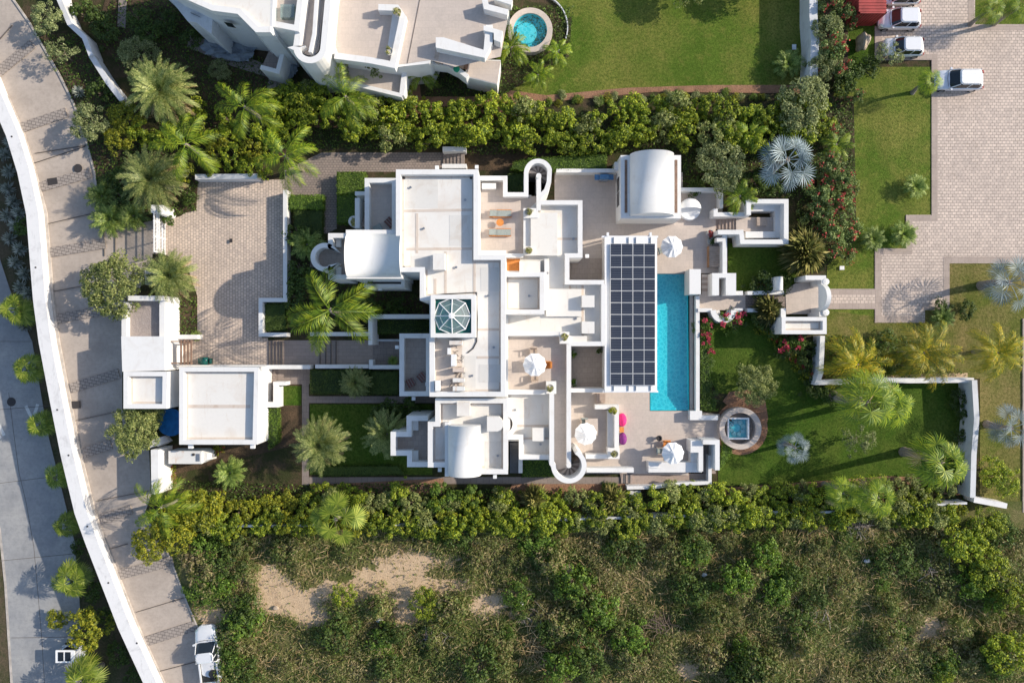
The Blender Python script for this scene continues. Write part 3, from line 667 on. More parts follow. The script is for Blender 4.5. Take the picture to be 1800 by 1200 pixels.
# octagonal glazed lantern
lx, ly = W(794, 555, 8.9); sk = empty('skylight_lantern', None, None, (lx, ly, 8.12)); sk.parent = V
oct8 = [(1.55*math.cos(math.pi/4*k), 1.55*math.sin(math.pi/4*k)) for k in range(8)]
f = MB(); g = MB()
for k in range(8):
    a, b = oct8[k], oct8[(k+1) % 8]
    f.tube([(*a, .0), (*a, .25)], .05, 6); f.tube([(*a, .25), (*b, .25)], .045, 6); f.tube([(*a, .25), (0, 0, 1.0)], .045, 6)
    a2, b2 = (a[0]*.7, a[1]*.7), (b[0]*.7, b[1]*.7)
    f.tube([(*a2, .06), (*b2, .06)], .03, 6)
    g.face([(*a, .22), (*b, .22), (0, 0, .96)]); g.face([(*a, 0), (*b, 0), (*b, .22), (*a, .22)])
f.lathe(0, 0, [(.0, .94), (.26, .96), (.24, 1.08), (0, 1.12)], 16)
f.build('frame', M['white'], sk); g.build('glass', M['glass'], sk)
# cable run around the lantern block
c = MB()
c.tube([(*W(746,521,zH), zH+.05), (*W(780,517,zH), zH+.05), (*W(838,514,zH), zH+.05), (*W(839,560,zH), zH+.05), (*W(838,600,zH), zH+.05), (*W(832,612,zH), zH+.05), (*W(822,620,zH), zH+.05)], .05, 6)
c.tube([(*W(747,478,zH), zH+.05), (*W(747,519,zH), zH+.05)], .04, 6); c.build('roof_cable', M['iron'], V)
# service yard strip
floor(V, rect(763,596,812,690), zH, 'seam', 'service_floor')
# repair patches of slightly different membrane
for x0, y0, x1, y1, z in ((712,315,770,366,zH),(790,378,826,432,zH),(722,450,756,474,zH),(845,470,878,512,zH),(842,640,880,672,zH),(816,625,836,686,zH),(852,775,880,822,zH-1),(952,390,1000,425,zM),(900,705,938,742,zM),(966,512,1000,545,zM)):
    m = MB(); m.prism(poly(rect(x0,y0,x1,y1), z), z-.01, z+.009+jit()*.3); m.build('membrane_patch', M['patch'], V)
# roof vents, drains and pipes
for x, y, z in ((722,330,zH),(818,352,zH),(745,402,zH),(802,470,zH),(858,520,zH),(868,610,zH),(830,660,zH),(748,508,zH),(815,790,zH-1),(875,800,zH-1),(962,480,zM),(1008,420,zM),(960,380,zM),(950,780,zM),(905,720,zM),(1012,560,zM),(930,520,zH-1.6)):
    p = W(x, y, z); m = MB(); m.lathe(p[0], p[1], [(.07, z), (.07, z+.10), (.11, z+.10), (.11, z+.14), (0, z+.15)], 10); m.build('roof_vent', M['metal'], V)
for x, y, z in ((710,313,zH),(828,313,zH),(710,470,zH),(880,690,zH),(880,455,zH),(770,715,zH-1),(884,826,zH-1),(1014,362,zM),(968,700,zM)):
    p = W(x, y, z); m = MB(); m.lathe(p[0], p[1], [(.12, z), (.12, z+.04), (0, z+.045)], 12); m.build('roof_drain', M['iron'], V)
# west barrel vault
def vault(parent, cx0, cy0, cx1, cy1, z0, zb, zt, axis, name='barrel_vault', mat='plaster', n=28):
    """rect in photo px at height zb; vault springs from zb, crown at zt"""
    (x0, y0), (x1, y1) = W(cx0, cy0, zb), W(cx1, cy1, zb); m = MB(); x0, x1 = min(x0,x1), max(x0,x1); y0, y1 = min(y0,y1), max(y0,y1)
    pr = [(-math.cos(math.pi*i/n), math.sin(math.pi*i/n)) for i in range(n+1)]; e = zt-zb
    if axis == 'x':
        c, r = (y0+y1)/2, (y1-y0)/2; A = [(x0, c+u*r, zb+v*e) for u, v in pr]; B = [(x1, c+u*r, zb+v*e) for u, v in pr]
    else:
        c, r = (x0+x1)/2, (x1-x0)/2; A = [(c+u*r, y0, zb+v*e) for u, v in pr]; B = [(c+u*r, y1, zb+v*e) for u, v in pr]
    i = len(m.v); m.v += A+B
    for k in range(n): m.f.append((i+k, i+k+1, i+n+1+k+1, i+n+1+k)); m.m.append(0)
    m.f.append(tuple(range(i, i+n+1))); m.f.append(tuple(range(i+2*n+1, i+n, -1))); m.m += [0, 0]
    o = m.build(name, M[mat], parent)
    for f_ in o.data.polygons: f_.use_smooth = len(f_.vertices) == 4
    b = MB(); b.box(x0+.003, y0+.003, z0, x1-.003, y1-.003, zb-.002); b.build('vault_wall', M[mat], parent)
    return o
vault(V, 611, 411, 706, 487, 0, 7.0, 8.2, 'x')
slab(V, rect(608,404,706,411), 5.8, 7.1, 'plaster', 'vault_ledge'); slab(V, rect(609,483,708,490), 5.8, 7.1, 'plaster', 'vault_ledge')
building(V, rect(640,489,711,505), 4.6, 4.1, .3, 'darkstep')
# entrance balcony with round turret west of the vault
t_ = arc(571,452,21,48,312,26)
wl(V, [(609,487),(581,487),(581,469)]+t_+[(581,434),(581,414),(609,414)], .42, 4.7, 0)
slab(V, [(585,469)]+arc(571,452,19,55,305,22)+[(585,434),(585,418),(612,418),(612,484),(585,484)], 3.2, 3.6, 'tiledark', 'balcony_floor')
slab(V, rect(590,419,599,434), 3.6, 4.0, 'plaster', 'seat_block'); slab(V, rect(590,469,599,483), 3.6, 4.0, 'plaster', 'seat_block')
# north-west terrace
building(V, rect(641,313,697,413), zMp, zM, .42, 'tile', rname='terrace_floor')
wl(V, [(628,401),(628,348)], .42, 3.4, 0); wl(V, [(624,340),(643,340)], .35, 3.0, 0)
for k in range(8): slab(V, rect(632,350+k*6,642,356+k*6), 0, .3+.35*k, 'woodstep', 'stair_step')
# west terrace over the entrance
building(V, rect(702,586,757,696), zMp, zM, .42, 'tiledark', rname='terrace_floor')
# entrance porch walls
wl(V, [(757,556),(651,556),(651,606)], .38, 3.0); slab(V, [(655,596),(702,596),(702,600),(655,600)], 0, .4, 'oldplaster', 'low_wall')
wl(V, [(545,587),(648,587)], .38, 1.0); wl(V, [(554,644),(648,644)], .36, 1.0); wl(V, [(652,632),(652,645),(704,645)], .36, 1.2)
# mid storey
MIDP = [(841,309),(891,309),(891,343),(934,343),(934,352),(1024,352),(1024,453),(1000,453),(1000,499),(1064,499),(1064,608),(1004,608),(1004,822),(972,822),(972,808),(913,808),(913,775),(889,775),(889,448),(841,448)]
m = MB(); m.prism(poly(MIDP, zM), 0, zM-.02); m.build('wall', M['plaster'], V)
def mf(pts, mat, name='terrace_floor', z=None):
    floor(V, pts, z or zM, mat, name)
mf([(843,311),(890,311),(890,345),(945,345),(945,375),(922,375),(922,447),(843,447)], 'tile')
mf([(889,592),(1000,592),(1000,820),(974,820),(974,692),(889,692)], 'tile')
mf([(922,375),(945,353),(1023,353),(1023,452),(1000,452),(1000,498),(1062,498),(1062,607),(1000,607),(1000,592),(889,592),(889,449),(922,449)], 'roof', 'roof')
mf([(890,692),(973,692),(973,806),(914,806),(914,774),(890,774)], 'roof', 'roof')
P_ = .40
wl(V, [(843,313),(888,313),(888,342),(925,342),(925,310)]+arc(946,304,21,180,345,22)+[(965,320),(960,335),(948,346)], P_, zMp)        # terrace edge into the spiral tower
wl(V, [(947,311),(947,370)], P_, zMp)
wl(V, [(949,356),(1020,356),(1020,449),(997,449),(997,496),(1062,496)], P_, zMp)
slab(V, rect(920,366,946,383), zM, zMp, 'plaster', 'planter_wall'); slab(V, rect(920,433,940,449), zM, zMp, 'plaster', 'planter_wall')
slab(V, [(920,383),(933,383),(933,433),(920,433)], zM, zM+.45, 'plaster', 'planter_ledge'); slab(V, rect(933,374,980,449), zM, zMp-.1, 'roof', 'raised_roof')
slab(V, rect(847,322,872,332), zM, zM+.5, 'plaster', 'bench_block')
wl(V, [(843,444),(886,444),(886,482)], P_, zMp); wl(V, [(920,449),(890,449)], .35, zMp)
floor(V, rect(891,455,914,476), zM, 'orange', 'painted_floor'); slab(V, rect(913,459,950,480), zM, zM+.6, 'roof', 'raised_roof')
building(V, rect(882,478,957,552), zHp-1.2, zH-1.6, .40, 'roof', z0=zM-1)
slab(V, rect(957,455,961,545), zM, zMp, 'plaster', 'parapet')
slab(V, rect(960,508,1022,556), zM, zM+.35, 'roof', 'raised_roof')
floor(V, [(891,556),(1000,556),(1030,550),(1030,575),(891,582)], zM, 'seam', 'painted_floor')
wl(V, [(889,586),(985,586)], .42, zMp); wl(V, [(889,551),(889,700)], .42, zMp)
wl(V, [(1061,499),(1061,608)], .42, zMp); wl(V, [(1000,604),(1061,604)], .42, zMp)
slab(V, rect(984,583,1001,604), zM, zMp+.05, 'plaster', 'planter_wall'); slab(V, rect(960,670,978,692), zM, zMp+.05, 'plaster', 'planter_wall')
slab(V, rect(1023,519,1045,540), zM, zM+1.0, 'roof', 'roof_box'); slab(V, rect(1023,565,1045,586), zM, zM+1.0, 'roof', 'roof_box')
slab(V, rect(936,752,957,775), zM, zM+1.0, 'roof', 'roof_box'); slab(V, rect(1001,590,1032,604), zM, zM+.5, 'roof', 'raised_roof')
for a, b in (((945,420),(1015,420)), ((915,478),(960,478)), ((1002,499),(1002,552)), ((895,748),(972,748)), ((1024,500),(1024,600)), ((919,770),(972,770))):
    m = MB(); m.strip([W(*a, zM), W(*b, zM)], .2, zM, zM+.045+jit()); m.build('roof_seam', M['seam'], V)
wl(V, [(889,689),(960,689)], .42, zMp)
# corridor down to the south spiral stair
wl(V, [(970,692),(970,815)]+arc(1000,818,27,180,-60,30), P_+.02, 5.0)
wl(V, [(1000,604),(1000,820)], P_, zMp)
wl(V, [(893,699),(893,768),(916,768),(916,803),(968,803)], P_, zMp)
def spiral(cx, cy, r, z0, z1, a0, a1, n, mat='tiledark'):
    x, y = W(cx, cy, (z0+z1)/2)
    for k in range(n):
        s, e = math.radians(a0+(a1-a0)*k/n), math.radians(a0+(a1-a0)*(k+1)/n)
        r_k = r; pts = [(x+.08*math.cos(s), y+.08*math.sin(s)), (x+r*math.cos(s), y+r*math.sin(s)), (x+r*math.cos(e), y+r*math.sin(e)), (x+.08*math.cos(e), y+.08*math.sin(e))]
        m = MB(); zz = z1+(z0-z1)*(k+.5)/n; m.prism(ccw(pts), 0, zz); m.build('spiral_step', M['path' if k % 2 else 'tile'], V)
spiral(1000, 818, 1.2, 2.9, 3.72, 180, 390, 12); spiral(946, 306, .95, 2.9, 3.72, 180, -60, 12)
x, y = W(1000,818,4.6); m = MB(); m.tube([(x,y,0),(x,y,4.6)], .22, 14); m.build('newel', M['plaster'], V)
x, y = W(947,309,4.6); m = MB(); m.tube([(x,y,0),(x,y,4.6)], .24, 14); m.build('newel', M['plaster'], V)
# south block
building(V, [(765,700),(893,700),(893,833),(782,833),(782,821),(752,821),(752,741),(765,741)], zHp-.9, zH-1.0)
zS = zH-1.0
vault(V, 788, 746, 846, 834, zS, 6.6, 8.0, 'y'); slab(V, rect(782,742,789,837), zS-.2, 6.7, 'plaster', 'vault_ledge')
slab(V, rect(803,707,826,731), zS, zS+1.0, 'roof', 'roof_box')
slab(V, [(856,732),(878,732)]+arc(872,745,13,-60,80,10)+[(856,758)], zS, zS+1.2, 'roof', 'roof_box')
wl(V, [(893,727)]+arc(885,745,20,-50,50,14)+[(893,765)], .4, zMp+.1, zM)
floor(V, rect(882,732,899,757), zM+.1, 'seam', 'painted_floor')
for k in range(9): slab(V, rect(896,777+k*6,912,783+k*6), 0, 3.2-.33*k, 'darkstep', 'stair_step')
wl(V, [(915,775),(915,831)], .38, 1.6)
# south-west balcony
wl(V, [(752,735),(719,735),(719,763),(691,763),(691,796),(720,796),(720,816),(752,816)], .45, 5.0)
slab(V, [(757,738),(722,738),(722,766),(694,766),(694,793),(722,793),(722,813),(757,813)], 3.0, 3.9, 'tiledark', 'balcony_floor')
slab(V, rect(723,739,735,756), 3.9, 4.3, 'plaster', 'seat_block'); slab(V, rect(723,792,735,812), 3.9, 4.3, 'plaster', 'seat_block')
# rain spouts
for x, y, z, dx, dy in ((838,296,zM,0,-1),(768,297,6.5,0,-1),(870,488-3,zM,0,1),(668,505,3.5,0,1),(727,698,3.6,0,1),(773,823,5.5,0,1),(870,835,5.5,0,1),(946,802,3.4,0,1),(1030,450,3.4,1,0),(700,610,4.0,-1,0),(753,675,4.0,-1,0)):
    p = W(x, y, z); m = MB(); m.box(p[0]-.16+dx*.12, p[1]-.16-dy*.12, z-.2, p[0]+.16+dx*.12, p[1]+.16-dy*.12, z+.05); m.build('rain_spout', M['white'], V)
# lower east terraces (deck)
D = .25
def deck(pts, z, mat, name='terrace_floor'):
    m = MB(); m.prism(poly(pts, z), -.1, z+jit()*.5); m.build(name, M[mat], V)
deck([(975,300),(1200,303),(1200,335),(1270,335),(1270,372),(1258,380),(1258,412),(1278,412),(1278,480),(1214,480),(1214,481),(1152,481),(1152,689),(1142,689),(1142,722),(1218,722),(1265,728),(1265,775),(1210,775),(1210,835),(1118,832),(1004,832),(1004,600),(1062,600),(1062,500),(975,500)], D, 'tile')
wl(V, [(978,300),(1088,300)], .36, 1.3); wl(V, [(1197,333),(1268,333),(1268,366)], .32, 1.3)
wl(V, [(1003,686),(1062,686)], .36, 2.6)
for k in range(4): slab(V, rect(1048+k*4,692,1052+k*4,708), D, D+.12*(4-k), 'woodstep', 'stair_step')
wl(V, [(1046,715),(1084,715),(1084,722)], .42, 1.3)
slab(V, rect(1068,722,1088,790), D, .8, 'plaster', 'planter_ledge'); wl(V, [(1084,722),(1084,790)], .42, 1.3); slab(V, rect(1068,787,1089,806), D, 1.35, 'plaster', 'planter_wall')
wl(V, [(1030,802),(1070,802)], .42, 1.3); wl(V, [(1031,826),(1114,826)], .42, 1.3)
deck([(1090,832),(1245,832),(1249,846),(1180,850),(1104,856),(1104,848),(1092,848)], .12, 'woodstep')
for k in range(5): slab(V, rect(1092+k*4,833,1096+k*4,849), 0, .02+.03*k+.12, 'darkstep' if k % 2 else 'woodstep', 'stair_step')
wl(V, [(1248,800),(1248,848),(1180,851),(1150,856),(1102,857)], .32, 1.0)
wl(V, [(1140,821),(1234,821)], .95, 1.3); slab(V, [(1140,812),(1158,812),(1158,822),(1140,822)], 1.2, 1.4, 'plaster', 'counter_top')
slab(V, [(1214,774),(1236,774),(1236,828),(1228,828),(1228,795),(1214,795)], 0, 1.9, 'plaster', 'shower_wall'); slab(V, rect(1214,795,1228,820), 0, 1.2, 'plaster', 'shower_wall')
wl(V, [(1236,777),(1261,777),(1261,826)], .42, 2.4); floor(V, rect(1236,782,1258,832), .2, 'path', 'shower_floor')
slab(V, [(1213,722),(1234,722),(1234,730),(1262,730),(1262,738),(1213,738)], 0, 1.0, 'plaster', 'low_wall')
for k in range(7): slab(V, rect(1234,482+k*5,1256,487+k*5), 0, D-.02*k, 'woodstep' if k % 2 else 'tile', 'stair_step')
floor(V, [(1229,517),(1310,517),(1310,545),(1229,545)], .12, 'tile'); floor(V, [(1310,519),(1380,515),(1440,505),(1440,552),(1375,548),(1310,545)], .10, 'cobblepath', 'garden_path')
# solar pergola
wl(V, [(1068,418),(1068,688)], .2, 3.4, D); slab(V, rect(1063,416,1155,689), 3.35, 3.55, 'white', 'pergola_roof')
for x in (1078,1104,1117,1143): 
    m = MB(); m.box(*W(x,421,3.6)[:1], W(x,421,3.6)[1]-.55, 3.58, W(x,421,3.6)[0]+.06, W(x,421,3.6)[1]+.2, 3.66); m.build('roof_joint', M['metal'], V)
    m = MB(); m.box(W(x,681,3.6)[0], W(x,681,3.6)[1]-.3, 3.58, W(x,681,3.6)[0]+.06, W(x,681,3.6)[1]+.4, 3.66); m.build('roof_joint', M['metal'], V)
for x in (1068,1143):
    x0, y0 = W(x,414,3.4); m = MB(); m.tube([(x0,y0,D),(x0,y0,3.34)], .11, 10); m.build('post', M['white'], V); m = MB(); m.box(x0-.1,y0-.1,3.2,x0+.1,y0+.25,3.62); m.build('beam_end', M['white'], V)
wl(V, [(1058,416),(1157,416)], .16, 3.5, 3.2, 'white', 'beam'); wl(V, [(1060,688),(1157,688)], .16, 3.5, 3.2, 'white', 'beam')
# sunken court
slab(V, rect(1006,612,1060,682), -.1, D+.05, 'tiledark', 'court_floor')
slab(V, rect(1003,454,1060,490), -.1, D+.05, 'tiledark', 'court_floor')

ORD = ['first','second','third','fourth','fifth','sixth','seventh','eighth','ninth','tenth','eleventh','twelfth']
# solar panels: 2 columns x 12 rows
sp = None
for r_ in range(12):
    for c_ in range(2):
        px = 1073.5+c_*39.7+19; py = 428.5+r_*20.75+10; x, y = W(px, py, 3.75)
        k = (H-3.75)/H*S; hw, hh = 19.1*k, 9.95*k
        lab = 'solar panel %s in the %s column of the pergola roof' % (ORD[r_]+' from the photo top', 'pool-side' if c_ else 'villa-side')
        if sp is None:
            sp = empty('solar_panel', lab, 'solar panel', (x, y, 3.66), 0, 'solar panels on the pergola')
            m = MB(); m.box(-hw, -hh, .04, hw, hh, .075); m.build('cell_panel', M['solar'], sp)
            m = MB(); fw = .018
            for a in ((-hw-fw,-hh-fw,hw+fw,-hh),(-hw-fw,hh,hw+fw,hh+fw),(-hw-fw,-hh,-hw,hh),(hw,-hh,hw+fw,hh),(-.016,-hh,.016,hh)): m.box(a[0],a[1],0,a[2],a[3],.09)
            m.build('frame', M['white'], sp)
        else: clone(sp, (x, y, 3.66), 0, 1, lab, 'solar panels on the pergola')

# pool
PL = empty('swimming_pool', 'long turquoise swimming pool with steps beside the solar pergola', 'swimming pool', (*W(1185,600), 0))
def prt(mbx, name, mat, parent):
    o = mbx.build(name, mat); o.parent = parent; o.location = (-parent.location.x, -parent.location.y, -parent.location.z); return o
pp = [(1153,481),(1209,481),(1211,721),(1143,721),(1143,688),(1153,688)]
outer = ccw(poly(pp, D)); m = MB(); m.prism(outer, -.6, -.45, bottom=False)
inn = offset(outer, 0.0); i = len(m.v); n = len(outer)
for k in range(n):
    a, b = outer[k], outer[(k+1) % n]; m.face([(*a, -.5), (*b, -.5), (*b, D+.02), (*a, D+.02)])
prt(m, 'basin', M['pool'], PL)
m = MB(); m.face([(x, y, D-.12) for x, y in outer]); prt(m, 'water', M['water'], PL)
for k in range(5):
    m = MB(); q = ccw(poly([(1143.5,698+k*4.5),(1210.5,698+k*4.5),(1210.5,720.5),(1143.5,720.5)], 0)); m.prism(q, -.5, -.38+k*.09); prt(m, 'pool_step', M['pool'], PL)
m = MB(); m.prism(poly([(1212,517),(1218,517),(1218,722),(1212,722)], .2), -1, .28); prt(m, 'coping', M['tile'], PL)
m = MB(); m.prism(poly([(1218,520),(1223,520),(1223,722),(1218,722)], 0), -1, .02); prt(m, 'overflow_channel', M['wood'], PL)
m = MB(); m.strip(poly([(1226.5,520),(1226.5,722)], .9), .36, 0, .9); prt(m, 'pool_wall', M['plaster'], PL)
m = MB(); m.prism(poly(rect(1212,473,1232,517), 2.0), 0, 2.0); prt(m, 'pump_house', M['plaster'], PL)
# ---------------------------------------------------------------- garage, gatehouse
G = empty('garage', 'flat-roofed white garage with a raised parapet beside the cobbled driveway', 'garage')
building(G, [(315,645),(455,645),(452,781),(315,781)], 3.6, 3.1)
m = MB(); m.strip([W(330,714,3.1), W(440,714,3.1)], .3, 3.1, 3.112); m.build('roof_seam', M['seam'], G)
wl(G, [(295,645),(545,645)], .38, 1.2); wl(G, [(485,675),(485,711),(455,711)], .5, 1.4); wl(G, [(480,674),(502,674)], .35, 1.4)
floor(G, rect(466,650,486,708), .15, 'cobblepath')
for x, y in ((335,784),(444,784)): p = W(x,y,3.1); m = MB(); m.box(p[0]-.2,p[1]-.2,2.9,p[0]+.2,p[1]+.2,3.15); m.build('rain_spout', M['white'], G)
GH = empty('gatehouse', 'white gatehouse with a smooth plain roof beside the upper road', 'gatehouse')
slab(GH, [(213,591),(289,591),(290,651),(215,653)], 0, 3.5, 'plaster', 'wall')
building(GH, [(217,653),(294,653),(293,718),(217,718)], 3.6, 3.1)
wl(GH, [(218,592),(218,548),(222,530)], .45, 2.6); wl(GH, [(225,524),(288,524)], .45, 3.0); wl(GH, [(285,524),(285,592)], .5, 2.6)
wl(GH, [(303,524),(303,584),(303,592),(347,592)], .42, 1.1); slab(GH, rect(222,528,282,591), 0, 2.0, 'grav', 'planter_floor')
slab(GH, rect(255,470,290,500), 0, 1.3, 'plaster', 'planter_wall')
# sliding gate
gx, gy0 = W(291, 369); _, gy1 = W(291, 447)
gt = empty('sliding_gate', 'white slatted metal driveway gate standing upright between the palms', 'gate', (gx, (gy0+gy1)/2, 0))
m = MB(); l = (gy0-gy1)/2
for yy in np.linspace(-l, l, 34): m.box(-.02, yy-.022, .1, .02, yy+.022, 2.1)
m.build('slat_panel', M['white'], gt); m = MB()
for z in (.08, .55, 1.2, 1.55, 2.1): m.box(-.04, -l, z, .04, l, z+.07)
for yy in (-l, -l/3, l/3, l): m.box(-.05, yy-.05, .02, .05, yy+.05, 2.2)
m.build('gate_frame', M['white'], gt)
m = MB(); m.box(.9,-l,.02,.96,l,2.0) if False else None
p = W(276,367,2.2); m = MB(); m.box(p[0]-.6,p[1]-.35,0,p[0]+.55,p[1]+.35,2.2); m.lathe(p[0]+.35,p[1]-.25,[(.34,0),(.34,2.28),(.3,2.34),(0,2.36)],14)
tag(m.build('gate_pillar', M['plaster']), 'white rounded pillar at the upper end of the slatted gate', 'pillar')
# wooden slatted pergola by the gatehouse
pg = empty('wooden_pergola', 'small brown wooden slat pergola between the gatehouse and the cobbled driveway', 'pergola', (*W(327,620), 0))
m = MB()
for x in (318,324,330,336): a = W(x,597,2.5); b = W(x,641,2.5); m.box(a[0]-.06-pg.location.x, b[1]-pg.location.y, 2.4, a[0]+.06-pg.location.x, a[1]-pg.location.y, 2.55)
m.build('slat', M['slatwood'], pg); m = MB()
for y in (600,638): a = W(290,y,2.4); b = W(338,y,2.4); m.box(a[0]-pg.location.x, a[1]-.05-pg.location.y, 2.25, b[0]-pg.location.x, a[1]+.05-pg.location.y, 2.4)
m.build('beam', M['slatwood'], pg)
for y in (602,637):
    a = W(336,y,0); m = MB(); m.box(a[0]-.06-pg.location.x, a[1]-.06-pg.location.y, 0, a[0]+.06-pg.location.x, a[1]+.06-pg.location.y, 2.25); m.build('post', M['slatwood'], pg)
x, y = W(303,613); bk = empty('metal_rack', 'small pale metal rack on the paving between the gatehouse and the pergola', 'rack', (x, y, 0)); m = MB()
m.tube([(-.5,-.3,0),(-.5,-.3,.6),(.5,-.3,.6),(.5,-.3,0)], .03, 6); m.tube([(-.5,.3,0),(-.5,.3,.6),(.5,.3,.6),(.5,.3,0)], .03, 6)
for t_x in np.linspace(-.5,.5,6): m.tube([(t_x,-.3,.6),(t_x,.3,.6)], .025, 6)
m.build('frame', M['canvas'], bk)
x, y = W(363,634); m = MB(); m.tube([(-.35,0,.45),(.35,0,.45)], .38, 14); m.box(-.6,-.25,0,-.45,.25,.5); m.box(.45,-.25,0,.6,.25,.5); o = tag(m.build('hose_reel', M['teal'], None, True), 'dark teal drum on the paving against the garage wall', 'drum'); o.location = (x, y, 0)

# ---------------------------------------------------------------- east side
E = empty('pool_pavilion', 'white pavilion with a big barrel vault roof above the pool terrace', 'pavilion')
slab(E, rect(1091,273,1197,384), 0, 3.2, 'plaster', 'wall'); vault(E, 1107, 272, 1184, 380, 3.0, 3.2, 4.9, 'y')
for x in (1100.5, 1188.5):
    m = MB(); m.prism(poly(rect(x-2.3,281,x+2.3,374), 3.25), 3.1, 3.235); m.build('roof_gutter', M['slatwood'], E)
for y in (322,348): 
    a = W(1091,y,2.2); m = MB(); m.box(W(1091,y,3.2)[0]-.03, a[1]-.7, 1.0, W(1091,y,3.2)[0]+.02, a[1]+.6, 2.4); m.build('window', M['glassdark'], E)
wl(E, [(1084,300),(1084,288),(1092,288)], .35, 1.8)
NK = empty('lounge_nook', 'white walled sunken lounge nook with built-in benches at the end of the steps', 'lounge')
wl(NK, [(1316,378),(1316,354),(1382,354),(1382,425),(1305,425),(1303,408),(1262,408)], .42, 2.2)
wl(NK, [(1258,367),(1258,377),(1316,377)], .40, 1.6)
slab(NK, rect(1320,360,1362,371), 0, 1.3, 'plaster', 'bench'); slab(NK, rect(1311,407,1362,418), 0, 1.3, 'plaster', 'bench'); slab(NK, rect(1362,360,1378,418), 0, 1.2, 'plaster', 'bench')
slab(NK, rect(1294,382,1362,407), 0, .75, 'tile', 'floor')
for k in range(6): slab(NK, rect(1257+k*6.3,381,1263.3+k*6.3,403), 0, .15+.1*k, 'woodstep', 'stair_step')
x, y = W(1340,389,1.2); tb = empty('coffee_table', 'square slatted wooden coffee table inside the white lounge nook', 'table', (x, y, .76))
m = MB()
for k in range(6): m.box(-.5, -.40+k*.135, .38, .5, -.29+k*.135, .42)
m.build('table_top', M['palewood'], tb)
for sx in (-.45,.4):
    for sy in (-.38,.3): m = MB(); m.box(sx,sy,0,sx+.06,sy+.06,.38); m.build('leg', M['palewood'], tb)
GW = empty('garden_gate_walls', 'white garden walls and seat niches along the path from the pool to the entrance gate', 'wall')
wl(GW, [(1274,412),(1274,482)], .42, 1.6); wl(GW, [(1260,421),(1274,421)], .4, 1.6)
m = MB(); o_ = ccw(poly([(1251,480),(1294,480),(1294,519),(1251,519)], 1.7)); 
m.prism(poly(rect(1252,480,1294,488), 1.7), 0, 1.7); m.prism(poly(rect(1252,488,1264,519), 1.7), 0, 1.69); m.prism(poly(rect(1276,488,1294,519), 1.7), 0, 1.695); m.build('niche_wall', M['plaster'], GW)
floor(GW, rect(1264,488,1277,519), .12, 'woodstep', 'niche_floor')
wl(GW, [(1294,515),(1306,515)], .4, 1.2); wl(GW, [(1314,515),(1378,514)], .35, 1.0); wl(GW, [(1227,545),(1252,545)], .35, 1.0); wl(GW, [(1291,545),(1306,545)], .35, 1.0); wl(GW, [(1314,545),(1342,546)], .35, 1.0)
wl(GW, arc(1272,545,18,0,180,18), .5, 1.2); wl(GW, arc(1272,545,10,0,180,14), .3, .6)
vault(GW, 1361, 487, 1375, 511, 0, 1.6, 2.2, 'y', 'barrel_pier')
GT = empty('entrance_gate_building', 'white arched garden entrance with a small roofed room, beside the cobbled plaza path', 'gatehouse')
wl(GT, [(1416,488),(1448,488),(1448,500)], .42, 2.6); wl(GT, [(1448,540),(1448,552),(1440,552)], .42, 2.5)
# the arch itself: a thick wall with a curved top, running along the path opening
arch = MB(); cx_, y0 = W(1447,523,2.5); r_ = 1.25; pr = [(y0+r_*1.0*math.cos(math.pi*i/16), 2.5+1.75*math.sin(math.pi*i/16)) for i in range(17)]
for (xa, xb) in ((cx_-.45, cx_-.05),):
    i = len(arch.v); arch.v += [(xa, y, z) for y, z in pr]+[(xb, y, z) for y, z in pr]
    for k in range(16): arch.f.append((i+k, i+k+1, i+17+k+1, i+17+k)); arch.m.append(0)
    arch.f.append(tuple(range(i, i+17))); arch.f.append(tuple(range(i+33, i+16, -1))); arch.m += [0, 0]
arch.build('arch', M['plaster'], GT)
for yy in (495,549): p = W(1450,yy,2.6); m = MB(); m.lathe(p[0]+.1,p[1],[(.35,0),(.35,2.5),(.3,2.65),(0,2.7)],14); m.build('pier', M['plaster'], GT)
building(GT, [(1374,557),(1453,557),(1453,587),(1374,587)], 3.0, 2.5, .36)
wl(GT, [(1377,542),(1377,560)], .45, 2.4); floor(GT, [(1380,510),(1398,498),(1416,495),(1443,495),(1443,552),(1382,552)], .13, 'tile', 'porch_floor')
building(GT, [(1418,490),(1446,490),(1446,512),(1418,512)], 2.2, 2.0, .3) if False else None

# ---------------------------------------------------------------- neighbour's house
N = empty('neighbour_house', 'large white neighbouring house with stair tower and tiled roof terrace in the upper left', 'house')
NB = poly([(250,-60),(296,-20),(358,10),(372,18),(418,28),(446,62),(470,62),(480,-60)], 7.5)
slab(N, [(236,-60),(300,-14),(372,20),(420,26),(450,56),(478,56),(482,-60)], 0, 7.5, 'oldplaster', 'wall')
floor(N, [(250,-60),(306,-20),(376,16),(424,22),(454,50),(474,50),(478,-60)], 7.5, 'roof', 'roof')
slab(N, [(262,-60),(300,0),(330,38),(345,40),(372,60),(380,-60)], 0, 5.0, 'oldplaster', 'wall')
wl(N, [(310,-14),(374,14),(420,20),(452,52),(476,52)], .5, 7.9, 7.2)
building(N, [(466,-60),(470,8),(464,44),(526,56),(540,-60)], 7.3, 6.5, .5, 'tile')
slab(N, [(448,10),(466,14),(462,44),(448,58)], 0, 6.6, 'plaster', 'wall')
gl_ = W(505,20,7); m = MB(); m.box(gl_[0]-.6,gl_[1]-.55,6.5,gl_[0]+.6,gl_[1]+.6,7.0); m.build('roof_hatch', M['glass'], N)
slab(N, [(527,100),(552,-60),(900,-60),(892,-30),(896,12),(842,15),(838,92),(770,78),(755,112),(700,118),(560,97)], 0, 4.6, 'plaster', 'wall')
floor(N, [(552,-60),(900,-60),(892,-30),(896,14),(880,100),(800,118),(757,106),(718,112),(700,114),(582,96),(565,60)], 4.6, 'tile', 'terrace_floor')
